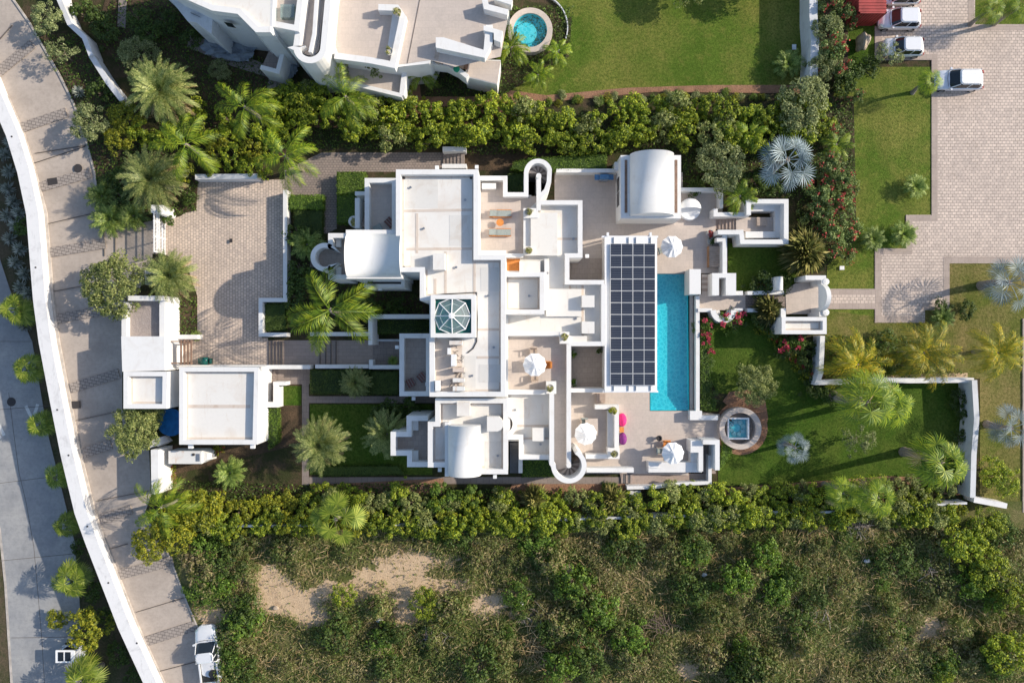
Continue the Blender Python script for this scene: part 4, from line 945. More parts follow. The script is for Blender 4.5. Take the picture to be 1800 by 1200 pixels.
wl(N, [(586,-60),(541,88)]+arc(548,82,24,20,180,16)[::1]+[(543,-60)][:0], .5, 6.4) if False else None
tw = [(541,-60),(521,82)]+[(545-24*math.cos(math.radians(a)), 82+24*math.sin(math.radians(a))) for a in range(0,181,12)]+[(582,-60)]
m = MB(); m.strip(poly(tw, 7.0), .55, 0, 7.0); m.build('tower_wall', M['plaster'], N)
floor(N, [(548,-60),(528,80)]+[(545-16*math.cos(math.radians(a)), 82+16*math.sin(math.radians(a))) for a in range(10,171,16)]+[(577,-60)], 6.1, 'tile', 'corridor_floor')
wl(N, [(560,-60),(552,60),(545,92)], .3, 6.9, 4.6)
wl(N, [(588,98),(650,106),(690,114),(708,30),(697,14),(665,13)], .55, 5.5, 4.6)
slab(N, [(690,25),(703,27),(692,92),(680,92)], 4.6, 5.0, 'plaster', 'planter_ledge')
wl(N, [(600,-60),(588,-5),(575,60),(586,95)], .6, 5.3, 4.6)
wl(N, [(557,133),(640,152),(707,168)], .35, 3.1); slab(N, [(560,100),(706,125),(706,165),(560,132)], 0, 2.6, 'tile', 'lower_terrace')
wl(N, [(712,115),(706,168)], .45, 3.1)
slab(N, [(766,66),(780,66),(850,88),(854,44),(866,44),(866,75),(852,102),(766,84)], 4.6, 5.6, 'plaster', 'parapet')
slab(N, [(850,45),(884,55),(880,75),(868,70),(868,58),(850,54)], 4.6, 5.8, 'plaster', 'parapet')
for k in range(8): slab(N, [(766+k*7.4,88+k*1.8),(773.4+k*7.4,89.8+k*1.8),(770+k*7.4,106+k*2.6),(763+k*7.4,103+k*2.6)], 3, 4.55-.25*k if k else 4.66, 'slatwood' if k % 2 else 'palewood', 'stair_step')
floor(N, [(822,105),(880,108),(874,148),(820,134)], 2.9, 'tile', 'lower_landing'); slab(N, [(820,104),(880,106),(874,149),(818,135)], 0, 2.88, 'plaster', 'wall')
wl(N, [(750,108),(785,112),(805,122),(822,135)], .4, 3.6, 2)
wl(N, [(852,0),(855,12),(893,22)], .5, 5.6, 4.6); wl(N, [(870,-5),(900,5)], .45, 5.6, 4.6)
m = MB(); m.strip([W(740,-60,4.6), W(738,0,4.6), W(716,112,4.6)], .05, 4.6, 4.66); m.build('floor_joint', M['joint'], N)
slab(N, [(482,70),(500,78),(487,126),(460,118)], 0, 2.2, 'path', 'wall'); wl(N, [(482,60),(488,76),(500,80),(488,126),(458,118)], .4, 2.8)
for a, b, z0, z1 in ((400,32,5.2,6.0),(420,58,3.0,3.9),(400,62,1.5,2.6),(310,8,5,5.5),(350,24,3.0,3.5)): pass
for (x1_, y1_), (x2_, y2_), z0, z1 in (((383,26),(398,29),5.4,6.3), ((422,35),(432,46),4.5,5.6), ((312,-2),(330,6),4.6,5.2)):
    a = W(x1_, y1_, 7.5); b = W(x2_, y2_, 7.5); m = MB(); nx, ny = (b[1]-a[1]), -(b[0]-a[0]); l = math.hypot(nx, ny); nx, ny = nx/l*.06, ny/l*.06
    if ny > 0: nx, ny = -nx, -ny
    m.face([(a[0]+nx,a[1]+ny,z0),(b[0]+nx,b[1]+ny,z0),(b[0]+nx,b[1]+ny,z1),(a[0]+nx,a[1]+ny,z1)]); m.build('window', M['glassdark'], N)
# grey tarpaulin sheeting at the foot of the house
R = np.random.default_rng(5)
for cen, lab, rx, ry in (((402,88), 'crumpled grey tarpaulin lying at the foot of the neighbouring house, left one', 46, 17), ((505,105), 'crumpled grey tarpaulin below the round stair tower', 20, 34)):
    m = MB(); x, y = W(*cen, .4); n = 14; G_ = [[(x+(i-n/2)/n*2*rx*S*.95+R.normal()*.06+(.5*(j-7)/7 if rx > 30 else 0), y+(j-n/2)/n*2*ry*S-(i-7)/7*(.55 if rx > 30 else -.1)+R.normal()*.06, .5+.22*R.uniform()+.2*math.sin(i*1.1)*math.cos(j*.9)) for j in range(n+1)] for i in range(n+1)]
    for i in range(n):
        for j in range(n):
            if ((i-7)/7.5)**2+((j-7)/7.5)**2 < 1.25: m.face([G_[i][j], G_[i+1][j], G_[i+1][j+1], G_[i][j+1]])
    tag(m.build('tarpaulin', M['metal2'] if 'metal2' in M else simple('tarpaulin', (.22,.25,.28), .5, .4, var=.2, scale=2)), lab, 'tarpaulin')
sheet('house_path', [(335,60),(480,120),(475,138),(410,118),(330,84)], M['path']); sheet('house_path', [(213,-50),(228,-50),(222,52),(208,48)], M['path'])
sheet('house_path', [(476,120),(512,120),(490,165),(470,160)], M['path'])
rp = empty('round_pool', 'small round raised pool with a pale tiled rim beside the neighbour lawn', 'pool', (*W(932,53,.8), 0))
m = MB(); m.lathe(0,0,[(2.14,0),(2.14,.8),(1.62,.8),(1.62,.62)],48,0,False); m.build('pool_rim', M['tile'], rp, False)
m = MB(); m.lathe(0,0,[(1.62,.62),(1.62,.1),(1.2,.1),(0,.06)],48,0,False); m.build('basin', M['pool2'], rp, True)
m = MB(); m.lathe(0,0,[(1.0,.10),(1.0,.35),(.0,.35)],40); o = m.build('pool_seat', M['pool2'], rp); o.location = (-.35,-.1,0)
m = MB(); m.lathe(0,0,[(0,.60),(1.62,.60)],48,0,False); m.build('water', M['water'], rp)
wallthing(arc(938,48,60,-60,50,20), .1, .25, 'thin curved brown edging around the planted ring of the round pool', 'oldplaster', name='bed_edging')

# ---------------------------------------------------------------- vehicles
def car(label, px, py, yaw, Ln, Wd, Ht, paint, roof=None, pickup=False, sun=False, z0=0, hood=.26, trunk=.06, group=None, name='parked_car', cat='car'):
    """front at +x before yaw"""
    x, y = W(px, py, Ht*.7+z0); c = empty(name, label, cat, (x, y, z0), yaw, group)
    pm = simple('car_paint', paint, .28, .5, .15, var=.02); pm.node_tree.nodes['Principled BSDF'].inputs['Coat Weight'].default_value = .6
    st = [(-.5,.66,.34,.62),(-.485,.82,.28,.80),(-.44,.94,.24,.93),(-.3,1,.22,.97),(0,1,.22,.97),(.22,1,.22,.95),(.30,.99,.22,.92),(.40,.94,.24,.86),(.45,.84,.26,.78),(.483,.68,.30,.66),(.5,.48,.36,.56)]
    m = MB(); prev = None; hb = Ht*.60
    for sx, sw, zl, zh in st:
        w = Wd/2*sw; X = sx*Ln; zt = hb*zh/.97; zl = zl*1.0
        ring = [(X,-w*.92,zl),(X,-w,zl+.18),(X,-w,zt*.82),(X,-w*.94,zt*.97),(X,-w*.6,zt+.02),(X,0,zt+.035),(X,w*.6,zt+.02),(X,w*.94,zt*.97),(X,w,zt*.82),(X,w,zl+.18),(X,w*.92,zl)]
        i = len(m.v); m.v += ring; k = len(ring)
        if prev is None: m.f.append(tuple(range(i, i+k))); m.m.append(0)
        else:
            for a in range(k): b = (a+1) % k; m.f.append((prev+a, prev+b, i+b, i+a)); m.m.append(0)
        prev = i
    m.f.append(tuple(range(prev+k-1, prev-1, -1))); m.m.append(0); m.build('body', pm, c, True)
    xa, xb = (-.5+trunk)*Ln, (.5-hood)*Ln
    if pickup: xa = -.12*Ln
    wb, wt = Wd*.455, Wd*.385; z0_, z1_ = hb*.96, Ht
    b4 = [(xa,-wb),(xb,-wb),(xb,wb),(xa,wb)]; xr0, xr1 = xa+.09*Ln*(.5 if pickup else 1), xb-.15*Ln
    def rr(x0,x1,w,r=.16): return [(x0,-w+r),(x0+r*.3,-w+r*.3),(x0+r,-w),(x1-r,-w),(x1-r*.3,-w+r*.3),(x1,-w+r),(x1,w-r),(x1-r*.3,w-r*.3),(x1-r,w),(x0+r,w),(x0+r*.3,w-r*.3),(x0,w-r)]
    m = MB(); m.frustum(rr(xa,xb,wb,.36), z0_, rr(xr0,xr1,wt,.26), z1_-.05); m.build('window', M['glassdark'], c)
    m = MB(); m.frustum(rr(xr0-.02,xr1+.02,wt+.015,.27), z1_-.06, rr(xr0+.1,xr1-.1,wt-.1,.22), z1_+.01)
    for sy in (-1, 1):
        for t0, t1 in ((xa+.02, xr0+.03), (xb-.04, xr1-.03), ((xa+xb)/2-.1, (xr0+xr1)/2-.1)): m.tube([(t0, sy*wb*.985, z0_), (t1, sy*wt*1.0, z1_-.05)], .045, 6)
    m.build('roof', pm if not roof else simple('roof_paint', roof, .35), c)
    for s_ in (-1, 1):
        m = MB(); m.tube([(xr0+.15, s_*(wt-.06), z1_+.0), (xr0+.2, s_*(wt-.06), z1_+.05), (xr1-.25, s_*(wt-.06), z1_+.05), (xr1-.2, s_*(wt-.06), z1_+.0)], .02, 5)
        m.build('roof_rail', M['metal'], c)
    m = MB(); m.tube([(xb+.08, -Wd*.38, hb+.03), (xb+.16, 0, hb+.045), (xb+.08, Wd*.38, hb+.03)], .018, 5); m.tube([(.47*Ln, -Wd*.2, .5), (.485*Ln, 0, .5), (.47*Ln, Wd*.2, .5)], .05, 6); m.build('trim', M['black'], c)
    if sun:
        for X in (.1,-.5): m = MB(); m.box((xr0+xr1)/2+X-.22, -wt*.7, z1_, (xr0+xr1)/2+X+.22, wt*.7, z1_+.02); m.build('sunroof', M['glassdark'], c)
    for sx in (-.31,.32):
        for sy in (-1,1):
            wh = empty('wheel', None, None, (sx*Ln, sy*Wd*.44, .33)); wh.parent = c
            m = MB(); m.tube([(0,-.11,0),(0,.11,0)], .33, 18); m.build('tyre', M['black'], wh); m = MB(); m.tube([(0,-.118,0),(0,.118,0)], .19, 12); m.build('rim', M['metal'], wh)
    for sy in (-1,1):
        m = MB(); m.prism([(.462*Ln,sy*Wd*.30),(.445*Ln,sy*Wd*.44),(.40*Ln,sy*Wd*.468),(.43*Ln,sy*Wd*.33)], hb*.62, hb*.84); m.build('headlight', M['glass'], c)
        m = MB(); m.prism([(-.492*Ln,sy*Wd*.32),(-.482*Ln,sy*Wd*.44),(-.44*Ln,sy*Wd*.475),(-.47*Ln,sy*Wd*.34)], hb*.7, hb*.95); m.build('tail_light', M['redpaint'], c)
        m = MB(); m.prism([(xb-.25,sy*Wd*.47),(xb-.05,sy*Wd*.47),(xb-.08,sy*Wd*.57),(xb-.24,sy*Wd*.57)], hb*.95, hb*1.12); m.build('mirror', pm, c)
    return c, pm
PIv = math.pi
car('white compact SUV with a dark panoramic windscreen parked beside the red container', 1586, 30, PIv, 4.0, 1.85, 1.6, (.78,.78,.79))
car('white hatchback half hidden by the pale shrub, between the two SUVs', 1592, 80, PIv, 3.9, 1.75, 1.5, (.78,.78,.78))
car('silver-white SUV parked alone on the plaza beside the small palm', 1691, 138, PIv, 4.6, 1.9, 1.6, (.68,.70,.76), roof=(.80,.80,.80))
car('white car cut by the top edge of the photo above the red container', 1585, -12, PIv, 4.0, 1.8, 1.5, (.74,.74,.75))
pk, pm = car('white pickup truck with an open dark bed at the lower left roadside', 363, 1153, math.radians(97), 5.5, 2.15, 1.75, (.76,.77,.78), pickup=True)
m = MB(); m.box(-2.5,-.78,.95,-.72,.78,1.06); m.build('cargo_bed', M['black'], pk)
m = MB()
for a in ((-2.55,-.9,-.7,-.78),(-2.55,.78,-.7,.9),(-2.62,-.9,-2.5,.9)): m.box(a[0],a[1],.9,a[2],a[3],1.22)
m.build('bed_rail', pm, pk)
tyx = MB(); tyx.tube([(-1.7,-.35,1.1),(-1.7,-.35,1.3)], .34, 18); tyx.build('spare_tyre', M['black'], pk)
# golf cart on the lower road
x, y = W(120,1150,LOW+1.5); gc = empty('golf_cart', 'small white golf cart with solar panels on its roof on the grey lower road', 'golf cart', (x, y, LOW+.05), 0)
m = MB(); m.prism([(-1.1,-.55),(1.0,-.55),(1.15,-.3),(1.15,.3),(1.0,.55),(-1.1,.55)], .3, .75); m.build('body', M['white'], gc)
m = MB(); m.prism([(-1.0,-.62),(.75,-.62),(.88,-.5),(.88,.5),(.75,.62),(-1.0,.62)], 1.75, 1.85); m.build('roof', M['canvas'], gc)
for q in (-.75,-.05): m = MB(); m.box(q,-.45,1.85,q+.55,.45,1.875); m.build('solar_panel', M['glassdark'], gc)
for a in (-.9,.7):
    for b in (-.5,.5): m = MB(); m.tube([(a,b,.7),(a,b,1.76)], .03, 6); m.build('post', M['metal'], gc); m = MB(); m.tube([(a,b*1.1-.08,.22),(a,b*1.1+.08,.22)], .23, 14); m.build('wheel', M['black'], gc)
m = MB(); m.box(-.5,-.5,.75,.1,.5,.95); m.box(-.6,-.5,.75,-.48,.5,1.3); m.build('seat', M['black'], gc)
# container
x0, y0 = W(1510,-60,2.6); x1, y1 = W(1559,23,2.6); rc_ = empty('shipping_container', 'red corrugated shipping container at the top beside the white cars', 'container', ((x0+x1)/2, (y0+y1)/2, 0))
hw, hh = (x1-x0)/2, (y0-y1)/2; m = MB(); m.box(-hw+.03,-hh+.03,.1,hw-.03,hh-.03,2.52)
for k in range(int(hh*2/.28)): yy = -hh+.14+k*.28; m.box(-hw+.0,yy,.2,hw-.0,yy+.13,2.56)
for k in range(int(hw*2/.28)): xx = -hw+.14+k*.28; m.box(xx,-hh-.02,.2,xx+.13,-hh+.04,2.45)
m.build('corrugated_box', M['redpaint'], rc_); m = MB()
for sx in (-hw,hw-.12):
    for sy in (-hh-.03,hh-.1): m.box(sx,sy,0,sx+.12,sy+.13,2.6)
m.box(-hw,-hh-.03,2.48,hw,-hh+.09,2.6); m.box(-hw,-hh-.03,0,hw,-hh+.09,.14); m.build('frame', M['redpaint'], rc_)
# boulder
R = np.random.default_rng(3); import bmesh
bm = bmesh.new(); bmesh.ops.create_icosphere(bm, subdivisions=3, radius=1)
for v in bm.verts:
    d = v.co.normalized(); k = 1+.14*math.sin(d.x*3+1)*math.cos(d.y*4)+.1*math.sin(d.z*5+d.x*4); v.co = Vector((d.x*.5*k, d.y*.85*k, d.z*1.1*k+.85))
me = bpy.data.meshes.new('boulder'); bm.to_mesh(me); bm.free(); me.materials.append(M['stone']); bl = tag(link('boulder', me), 'tall standing brown boulder on the grass below the red container', 'boulder')
bl.location = (*W(1518,73,1), 0)
# rusty shed
x, y = W(328,804,2); sh = empty('utility_shed', 'long white metal utility housing with a rust patch, right of the short thick wall', 'shed', (x, y, 0))
m = MB(); m.box(-1.75,-.6,0,1.35,.6,1.9); m.build('housing', M['rust'], sh); m = MB(); m.frustum([(1.35,-.6),(1.95,-.4),(1.95,.4),(1.35,.6)], 0, [(1.35,-.6),(1.75,-.3),(1.75,.3),(1.35,.6)], 1.6); m.build('hood', M['rust'], sh)
m = MB(); m.box(.85,-.35,1.9,1.2,.35,1.94); m.build('vent', M['metal'], sh); m = MB(); m.lathe(.62,.28,[(.13,1.9),(.13,1.98),(0,1.99)],12); m.build('filler_cap', M['iron'], sh)
m = MB(); m.box(1.95,-.15,.4,2.1,.15,.8); m.build('hitch', M['metal'], sh)
# blue tarp / round trampoline
x, y = W(300,742,.9); tr = empty('trampoline', 'round blue-covered trampoline in the shade between the gatehouse and the garage', 'trampoline', (x, y, 0))
m = MB(); m.lathe(0,0,[(0,.8),(1.05,.82),(1.3,.9),(1.32,.86),(1.05,.78)],28); m.build('mat', M['bluefab'], tr)
for k in range(6): a = k*1.05; m = MB(); m.tube([(1.25*math.cos(a),1.25*math.sin(a),0),(1.25*math.cos(a),1.25*math.sin(a),.85)], .04, 6); m.build('leg', M['metal'], tr)
def nth(k): return '%d%s' % (k, 'th' if 10 <= k % 100 <= 20 else {1:'st',2:'nd',3:'rd'}.get(k % 10, 'th'))
# ---------------------------------------------------------------- terrace furniture
def umbrella(px, py, zf, label, r=1.05, rot=0):
    x, y = W(px, py, zf+2.3); u = empty('parasol', label, 'parasol', (x, y, zf), rot, None)
    m = MB(); n = 10; ap = (0,0,2.55)
    for k in range(n):
        a, b = 2*math.pi*k/n, 2*math.pi*(k+1)/n; c = (a+b)/2
        A = (r*math.cos(a), r*math.sin(a), 2.08); B = (r*math.cos(b), r*math.sin(b), 2.08); C = (r*.93*math.cos(c), r*.93*math.sin(c), 2.05)
        A1, B1, C1 = [(p[0]*.5, p[1]*.5, 2.33+d) for p, d in ((A,0),(B,0),(C,-.05))]
        m.face([A, C, C1, A1]); m.face([C, B, B1, C1]); m.face([A1, C1, ap]); m.face([C1, B1, ap])
        m.face([A, C, (C[0],C[1],1.93), (A[0],A[1],1.95)]); m.face([C, B, (B[0],B[1],1.95), (C[0],C[1],1.93)])
    m.build('canopy', M['canvas'], u); m = MB(); m.lathe(0,0,[(.36,2.47),(.1,2.62),(0,2.64)],10); m.build('vent_cap', M['canvas'], u)
    m = MB(); m.tube([(0,0,0),(0,0,2.6)], .03, 8); m.build('pole', M['palewood'], u); m = MB(); m.lathe(0,0,[(.28,0),(.28,.08),(.06,.12),(0,.12)],16); m.build('base', M['white'], u)
    m = MB()
    for k in range(n): a = 2*math.pi*k/n; m.tube([(0,0,2.45),(r*.97*math.cos(a),r*.97*math.sin(a),2.06)], .012, 4)
    m.build('rib', M['palewood'], u)
    return u
umbrella(1182,433,D,'white parasol at the upper end of the pool, beside the solar pergola')
umbrella(940,641,zM,'white parasol over a table on the upper middle terrace')
umbrella(1030,763,D,'white parasol on the terrace enclosed by the long planter wall', rot=.2)
umbrella(1184,797,D,'white parasol on the lower terrace near the round hot tub', rot=.1)
def table(px, py, zf, w, d, label, mat='white', h=.72, rot=0, name='table'):
    x, y = W(px, py, zf+h); t_ = empty(name, label, 'table', (x, y, zf), rot); m = MB(); m.box(-w/2,-d/2,h-.04,w/2,d/2,h); m.build('table_top', M[mat], t_)
    for a in (-1,1):
        for b in (-1,1): m = MB(); m.box(a*(w/2-.08)-.03,b*(d/2-.08)-.03,0,a*(w/2-.08)+.03,b*(d/2-.08)+.03,h-.04); m.build('leg', M[mat], t_)
    return t_
def chair(px, py, zf, rot, label, fab='cushion', fr='palewood', w=.6, group=None):
    x, y = W(px, py, zf+.5); c = empty('armchair', label, 'chair', (x, y, zf), rot, group)
    m = MB(); m.box(-w/2,-w/2,.32,w/2,w/2,.46); m.build('seat', M[fab], c)
    m = MB(); m.frustum([(-w/2,-w/2),(-w/2+.12,-w/2),(-w/2+.12,w/2),(-w/2,w/2)], .46, [(-w/2-.12,-w/2),(-w/2,-w/2),(-w/2,w/2),(-w/2-.12,w/2)], .9); m.build('backrest', M[fab], c)
    for s in (-1,1): m = MB(); m.box(-w/2,s*w/2-.04,.58,w/2,s*w/2+.04,.62); m.build('armrest', M[fr], c)
    for a in (-1,1):
        for b in (-1,1): m = MB(); m.box(a*(w/2-.03)-.025,b*w/2-.025,0,a*(w/2-.03)+.025,b*w/2+.025,.6); m.build('leg', M[fr], c)
    return c
table(938,640,zM,1.5,1.0,'white dining table under the upper middle parasol')
chair(962,641,zM,math.pi,'orange armchair right of the upper middle parasol','orange','orange')
chair(938,617,zM,-math.pi/2,'pale chair above the upper middle parasol','palewood'); chair(940,664,zM,math.pi/2,'pale chair below the upper middle parasol','palewood')
table(1040,750,D,1.2,1.6,'pale stone table beside the parasol inside the planter wall','tile')
chair(1027,741,D,-math.pi/2,'armchair with pale blue cushion above the enclosed parasol','cushion')
chair(1160,792,D,0,'grey-cushioned armchair left of the lower terrace parasol'); chair(1172,780,D,-math.pi/2,'orange armchair above the lower terrace parasol','orange','orange')
table(1178,792,D,.9,.9,'small white table under the lower terrace parasol')
def sunbed(px, py, zf, rot, label):
    x, y = W(px, py, zf+.4); b = empty('sun_lounger', label, 'sun lounger', (x, y, zf), rot, 'wooden sun loungers on the upper terrace')
    m = MB()
    for s in (-.33,.33): m.box(-1,s-.03,.22,1,s+.03,.3)
    for k in range(12): m.box(-.98+k*.17,-.32,.28,-.88+k*.17,.32,.31)
    m.build('frame', M['orange'], b); m = MB(); m.box(-.35,-.28,.31,.98,.28,.39); m.build('mattress', M['cushion'], b)
    m = MB(); m.frustum([(-.98,-.28),(-.36,-.28),(-.36,.28),(-.98,.28)], .5, [(-.98,-.28),(-.36,-.28),(-.36,.28),(-.98,.28)], .58); m.build('backrest', M['cushion'], b)
    for a in (-.85,.85):
        for s in (-.3,.3): m = MB(); m.box(a-.03,s-.03,0,a+.03,s+.03,.24); m.build('leg', M['orange'], b)
sunbed(880,375,zM,0,'wooden sun lounger with grey cushion, above the orange side table'); sunbed(879,408,zM,0,'wooden sun lounger with grey cushion, below the orange side table')
x, y = W(879,391,zM+.5); st_ = empty('side_table', 'round orange side table between the two wooden sun loungers', 'side table', (x, y, zM)); m = MB(); m.lathe(0,0,[(.0,.44),(.32,.44),(.34,.5),(0,.5)],20); m.build('table_top', M['orange'], st_); m = MB(); m.lathe(0,0,[(.2,0),(.05,.06),(.05,.44)],12); m.build('stand', M['orange'], st_)
x, y = W(1092,793,D) if False else W(1092,741,D+.6)
def beanbag(px, py, fab, label, s=1):
    x, y = W(px, py, D+.3); m = MB(); m.lathe(0,0,[(.38*s,0),(.52*s,.12),(.50*s,.35),(.36*s,.55),(.16*s,.68),(0,.70)],20); o = m.build('beanbag', M[fab], None, True); o.location = (x, y, D); o.scale = (.8,1.25,1); tag(o, label, 'beanbag')
beanbag(1094,738,'pinkfab','bright pink beanbag against the long planter wall'); beanbag(1095,771,'purplefab','purple beanbag against the long planter wall',.92)
table(1093,755,D,.42,.5,'small orange stool between the pink and purple beanbags','orange',.42,name='stool')
x, y = W(1159,770,D+.5); m = MB(); m.lathe(0,0,[(.12,0),(.12,.3),(.26,.35),(.28,.5),(.2,.52),(.2,.42),(0,.42)],18); o = m.build('fire_bowl', M['iron']); o.location = (x,y,D); tag(o, 'round dark bowl on a stand on the lower terrace', 'bowl')
# day bed
x, y = W(1217,365,1.6); db = empty('round_daybed', 'round white daybed with a half-open canopy beside the barrel-vaulted pavilion', 'daybed', (x, y, D)); m = MB(); m.lathe(0,0,[(1.0,0),(1.02,.42),(.95,.5),(0,.5)],32); m.build('mattress', M['canvas'], db)
m = MB(); m.v = []; 
for i in range(9):
    for j in range(17):
        e = math.pi/2*i/8; a = math.pi*j/16; m.v.append((1.06*math.cos(a), 1.06*math.sin(a)*math.cos(e), .5+1.0*math.sin(a)*math.sin(e)))
for i in range(8):
    for j in range(16): k = i*17+j; m.f.append((k, k+1, k+18, k+17)); m.m.append(0)
m.build('canopy', M['canvas'], db, True)
# bench, bbq
x, y = W(1258,450,D+.8); bn = empty('wooden_bench', 'long slatted wooden bench against the white wall right of the pool steps', 'bench', (x, y, D)); m = MB()
for k in range(10): m.box(-.5,-1.0+k*.2,.42,.55,-.83+k*.2,.46)
m.build('seat', M['palewood'], bn); m = MB(); m.box(-.58,-1.02,0,-.5,1.0,.44); m.build('front_panel', M['wood'], bn); m = MB(); m.box(.5,-1.0,.44,.56,1.0,.85); m.build('backrest', M['palewood'], bn)
x, y = W(1062,311,1.2); bq = empty('barbecue', 'barbecue grill with blue side shelves by the upper terrace wall', 'barbecue', (x, y, D)); m = MB(); m.box(-.35,-.3,.1,.35,.25,.95); m.build('cabinet', M['metal'], bq)
m = MB(); m.tube([(-.4,0,.98),(.4,0,.98)], .26, 14); m.build('lid', M['bluegrey'], bq)
for s in (-1,1): m = MB(); m.box(min(s*.42,s*.9),-.28,.86,max(s*.42,s*.9),.25,.9); m.build('side_shelf', M['bluegrey'], bq)
m = MB(); m.tube([(-.35,-.36,.95),(.35,-.36,.95)], .03, 8); m.build('handle', M['metal'], bq)
table(1155,457,D,.55,.55,'small pale table beside the upper pool parasol','tile',.5); chair(1163,440,D,.3,'grey armchair tucked under the upper pool parasol')
# balcony cushions
for px, py, zf, rt, lab, fab in ((684,390,zM,.78,'brown square cushion chair on the north-west terrace','brownfab'),(664,402,zM,.5,'grey cushion chair in the corner of the north-west terrace','cushion'),
    (721,673,zM,.5,'brown square cushion, lower left on the west terrace','brownfab'),(741,663,zM,.72,'brown square cushion, upper right on the west terrace','brownfab')):
    x, y = W(px, py, zf+.4); c = empty('floor_cushion', lab, 'cushion', (x, y, zf), rt); m = MB(); m.box(-.38,-.38,0,.38,.38,.3); m.build('seat', M[fab], c); m = MB()
    for k in range(4): m.tube([(-.36+k*.24,-.38,.31),(-.36+k*.24,.38,.31)], .02, 5)
    m.build('piping', M['cushion'], c)
# hot tub
ht = empty('hot_tub', 'square white hot tub full of blue-green water inside the round stone ring', 'hot tub', (*W(1298,753,.8), .1)); m = MB()
w_ = 1.03; o_ = [(-w_,-w_),(w_,-w_),(w_,w_),(-w_,w_)]; m.ring(rr(-w_,w_,w_,.18) if False else o_, offset(o_, .14), 0, .72, .2); m.build('shell', M['white'], ht)
m = MB(); m.face([(-.9,-.9,.15),(.9,-.9,.15),(.9,.9,.15),(-.9,.9,.15)]); m.build('basin', M['pool2'], ht)
for k in range(8): a = k*.785+.3; m = MB(); m.lathe(.6*math.cos(a),.6*math.sin(a),[(.22,.15),(.2,.4),(0,.42)],12); m.build('tub_seat', simple('tub_acrylic',(.25,.45,.48),.4), ht)
m = MB(); m.face([(-.9,-.9,.6),(.9,-.9,.6),(.9,.9,.6),(-.9,.9,.6)]); m.build('water', M['water'], ht)
m = MB(); m.lathe(-.75,.8,[(.13,.72),(.13,.76),(0,.77)],12); m.build('control_knob', M['iron'], ht)
x, y = W(1302,753,1.0); rg = MB(); rg.lathe(0,0,[(2.0,0),(2.0,.95),(1.5,.95),(1.5,.1)],56,0,False); o = rg.build('stone_ring', M['tile']); o.location = (x,y,0); tag(o, 'broad round tiled ring wall around the hot tub', 'ring wall')
m = MB(); m.lathe(0,0,[(1.5,.0),(1.5,.10),(0,.10)],40); o = m.build('hot_tub_floor', M['tiledark']); o.location = (*W(1302,753,.1),0); o['kind'] = 'structure'
# air conditioners on the roof
acs = [(801,602,22,8,'uppermost air conditioner of the row on the villa roof'),(797,633,8,20,'tall narrow air conditioner, second of the row on the villa roof'),(806,650,20,7,'thin flat air conditioner, third of the row on the villa roof'),(806,668,20,7,'fourth air conditioner down the row on the villa roof'),(806,683,20,8,'lowest air conditioner of the row on the villa roof'),(769,678,8,18,'lone white unit against the west parapet of the villa roof'),(789,617,5,11,'small white unit left of the air conditioner row')]
for px, py, w, h, lab in acs:
    x, y = W(px, py, zH+.9); a = empty('air_conditioner', lab, 'air conditioner', (x, y, zH+.03), 0); w, h = w*S*.9, h*S*.9
    m = MB(); m.box(-w/2,-h/2,.08,w/2,h/2,.85); m.build('casing', M['rust'] if w > .8 else M['white'], a); m = MB()
    for s in (-.4,.4): m.box(min(w,h)*0-w/2*.9 if w > h else -w/2, s*h-.03 if w > h else s*h-.03, 0, w/2*.9, s*h+.03, .08)
    m.build('foot', M['iron'], a)
    if w > .9:
        m = MB()
        for s in (-.23,.23): m.tube([(s*w*.9,-h/2-.01,.45),(s*w*.9,-h/2-.03,.45)], .22, 14)
        m.build('fan_grille', M['iron'], a)
R = np.random.default_rng(9); m = MB()
for k in range(26):
    x, y = W(800+R.uniform(-4,12), R.uniform(606,690), zH); x2, y2 = x+R.uniform(-.5,.5), y+R.uniform(-.6,.6)
    m.tube([(x,y,zH+.06),((x+x2)/2+R.normal()*.1,(y+y2)/2,zH+.1),(x2,y2,zH+.06)], .022, 4)
tag(m.build('pipe_tangle', M['iron']), 'tangle of dark pipes and cables between the rooftop air conditioners', 'pipes')
# small ground things
def disc(name, px, py, r, z0, mat, label, cat, sq=None, rot=0):
    x, y = W(px, py, z0); m = MB()
    if sq:
        m.box(-sq[0]/2,-sq[1]/2,0,sq[0]/2,sq[1]/2,.012)
        for k in range(5): m.box(-sq[0]/2*.9,-sq[1]/2+.06+k*sq[1]/5.2,.012,sq[0]/2*.9,-sq[1]/2+.10+k*sq[1]/5.2,.022)
    else:
        m.lathe(0,0,[(r,0),(r,.012),(r*.92,.018),(0,.018)],24)
        for k in range(4): m.box(-r*.6,-r*.6+k*r*.4,.018,r*.6,-r*.5+k*r*.4,.024)
    o = m.build(name, M[mat]); o.location = (x, y, z0); o.rotation_euler.z = rot; tag(o, label, cat)
disc('manhole_cover', 20,706,.45,LOW+.06,'iron','round dark manhole cover on the grey lower road','manhole cover')
disc('manhole_cover', 137,296,.42,.115,'iron','round dark manhole cover on the upper road near the palms','manhole cover')
disc('drain_grate', 92,319,.3,.115,'iron','square dark drain grate at the upper end of the upper road','drain',(.95,.65),.15); disc('drain_grate', 134,711,.3,.115,'iron','dark drain grate by the kerb opposite the gatehouse','drain',(.85,.7),.05)
disc('drain_grate', 406,423,.1,.2,'iron','tiny square dark drain in the cobbled driveway','drain',(.3,.35)); disc('access_cover', 1480,471,.2,.16,'white','small pale square cover in the lawn by the plaza','cover',(.45,.35))
disc('access_cover', 1396,83,.2,.16,'white','small pale square cover by the tall wall of the neighbour lawn','cover',(.4,.5))
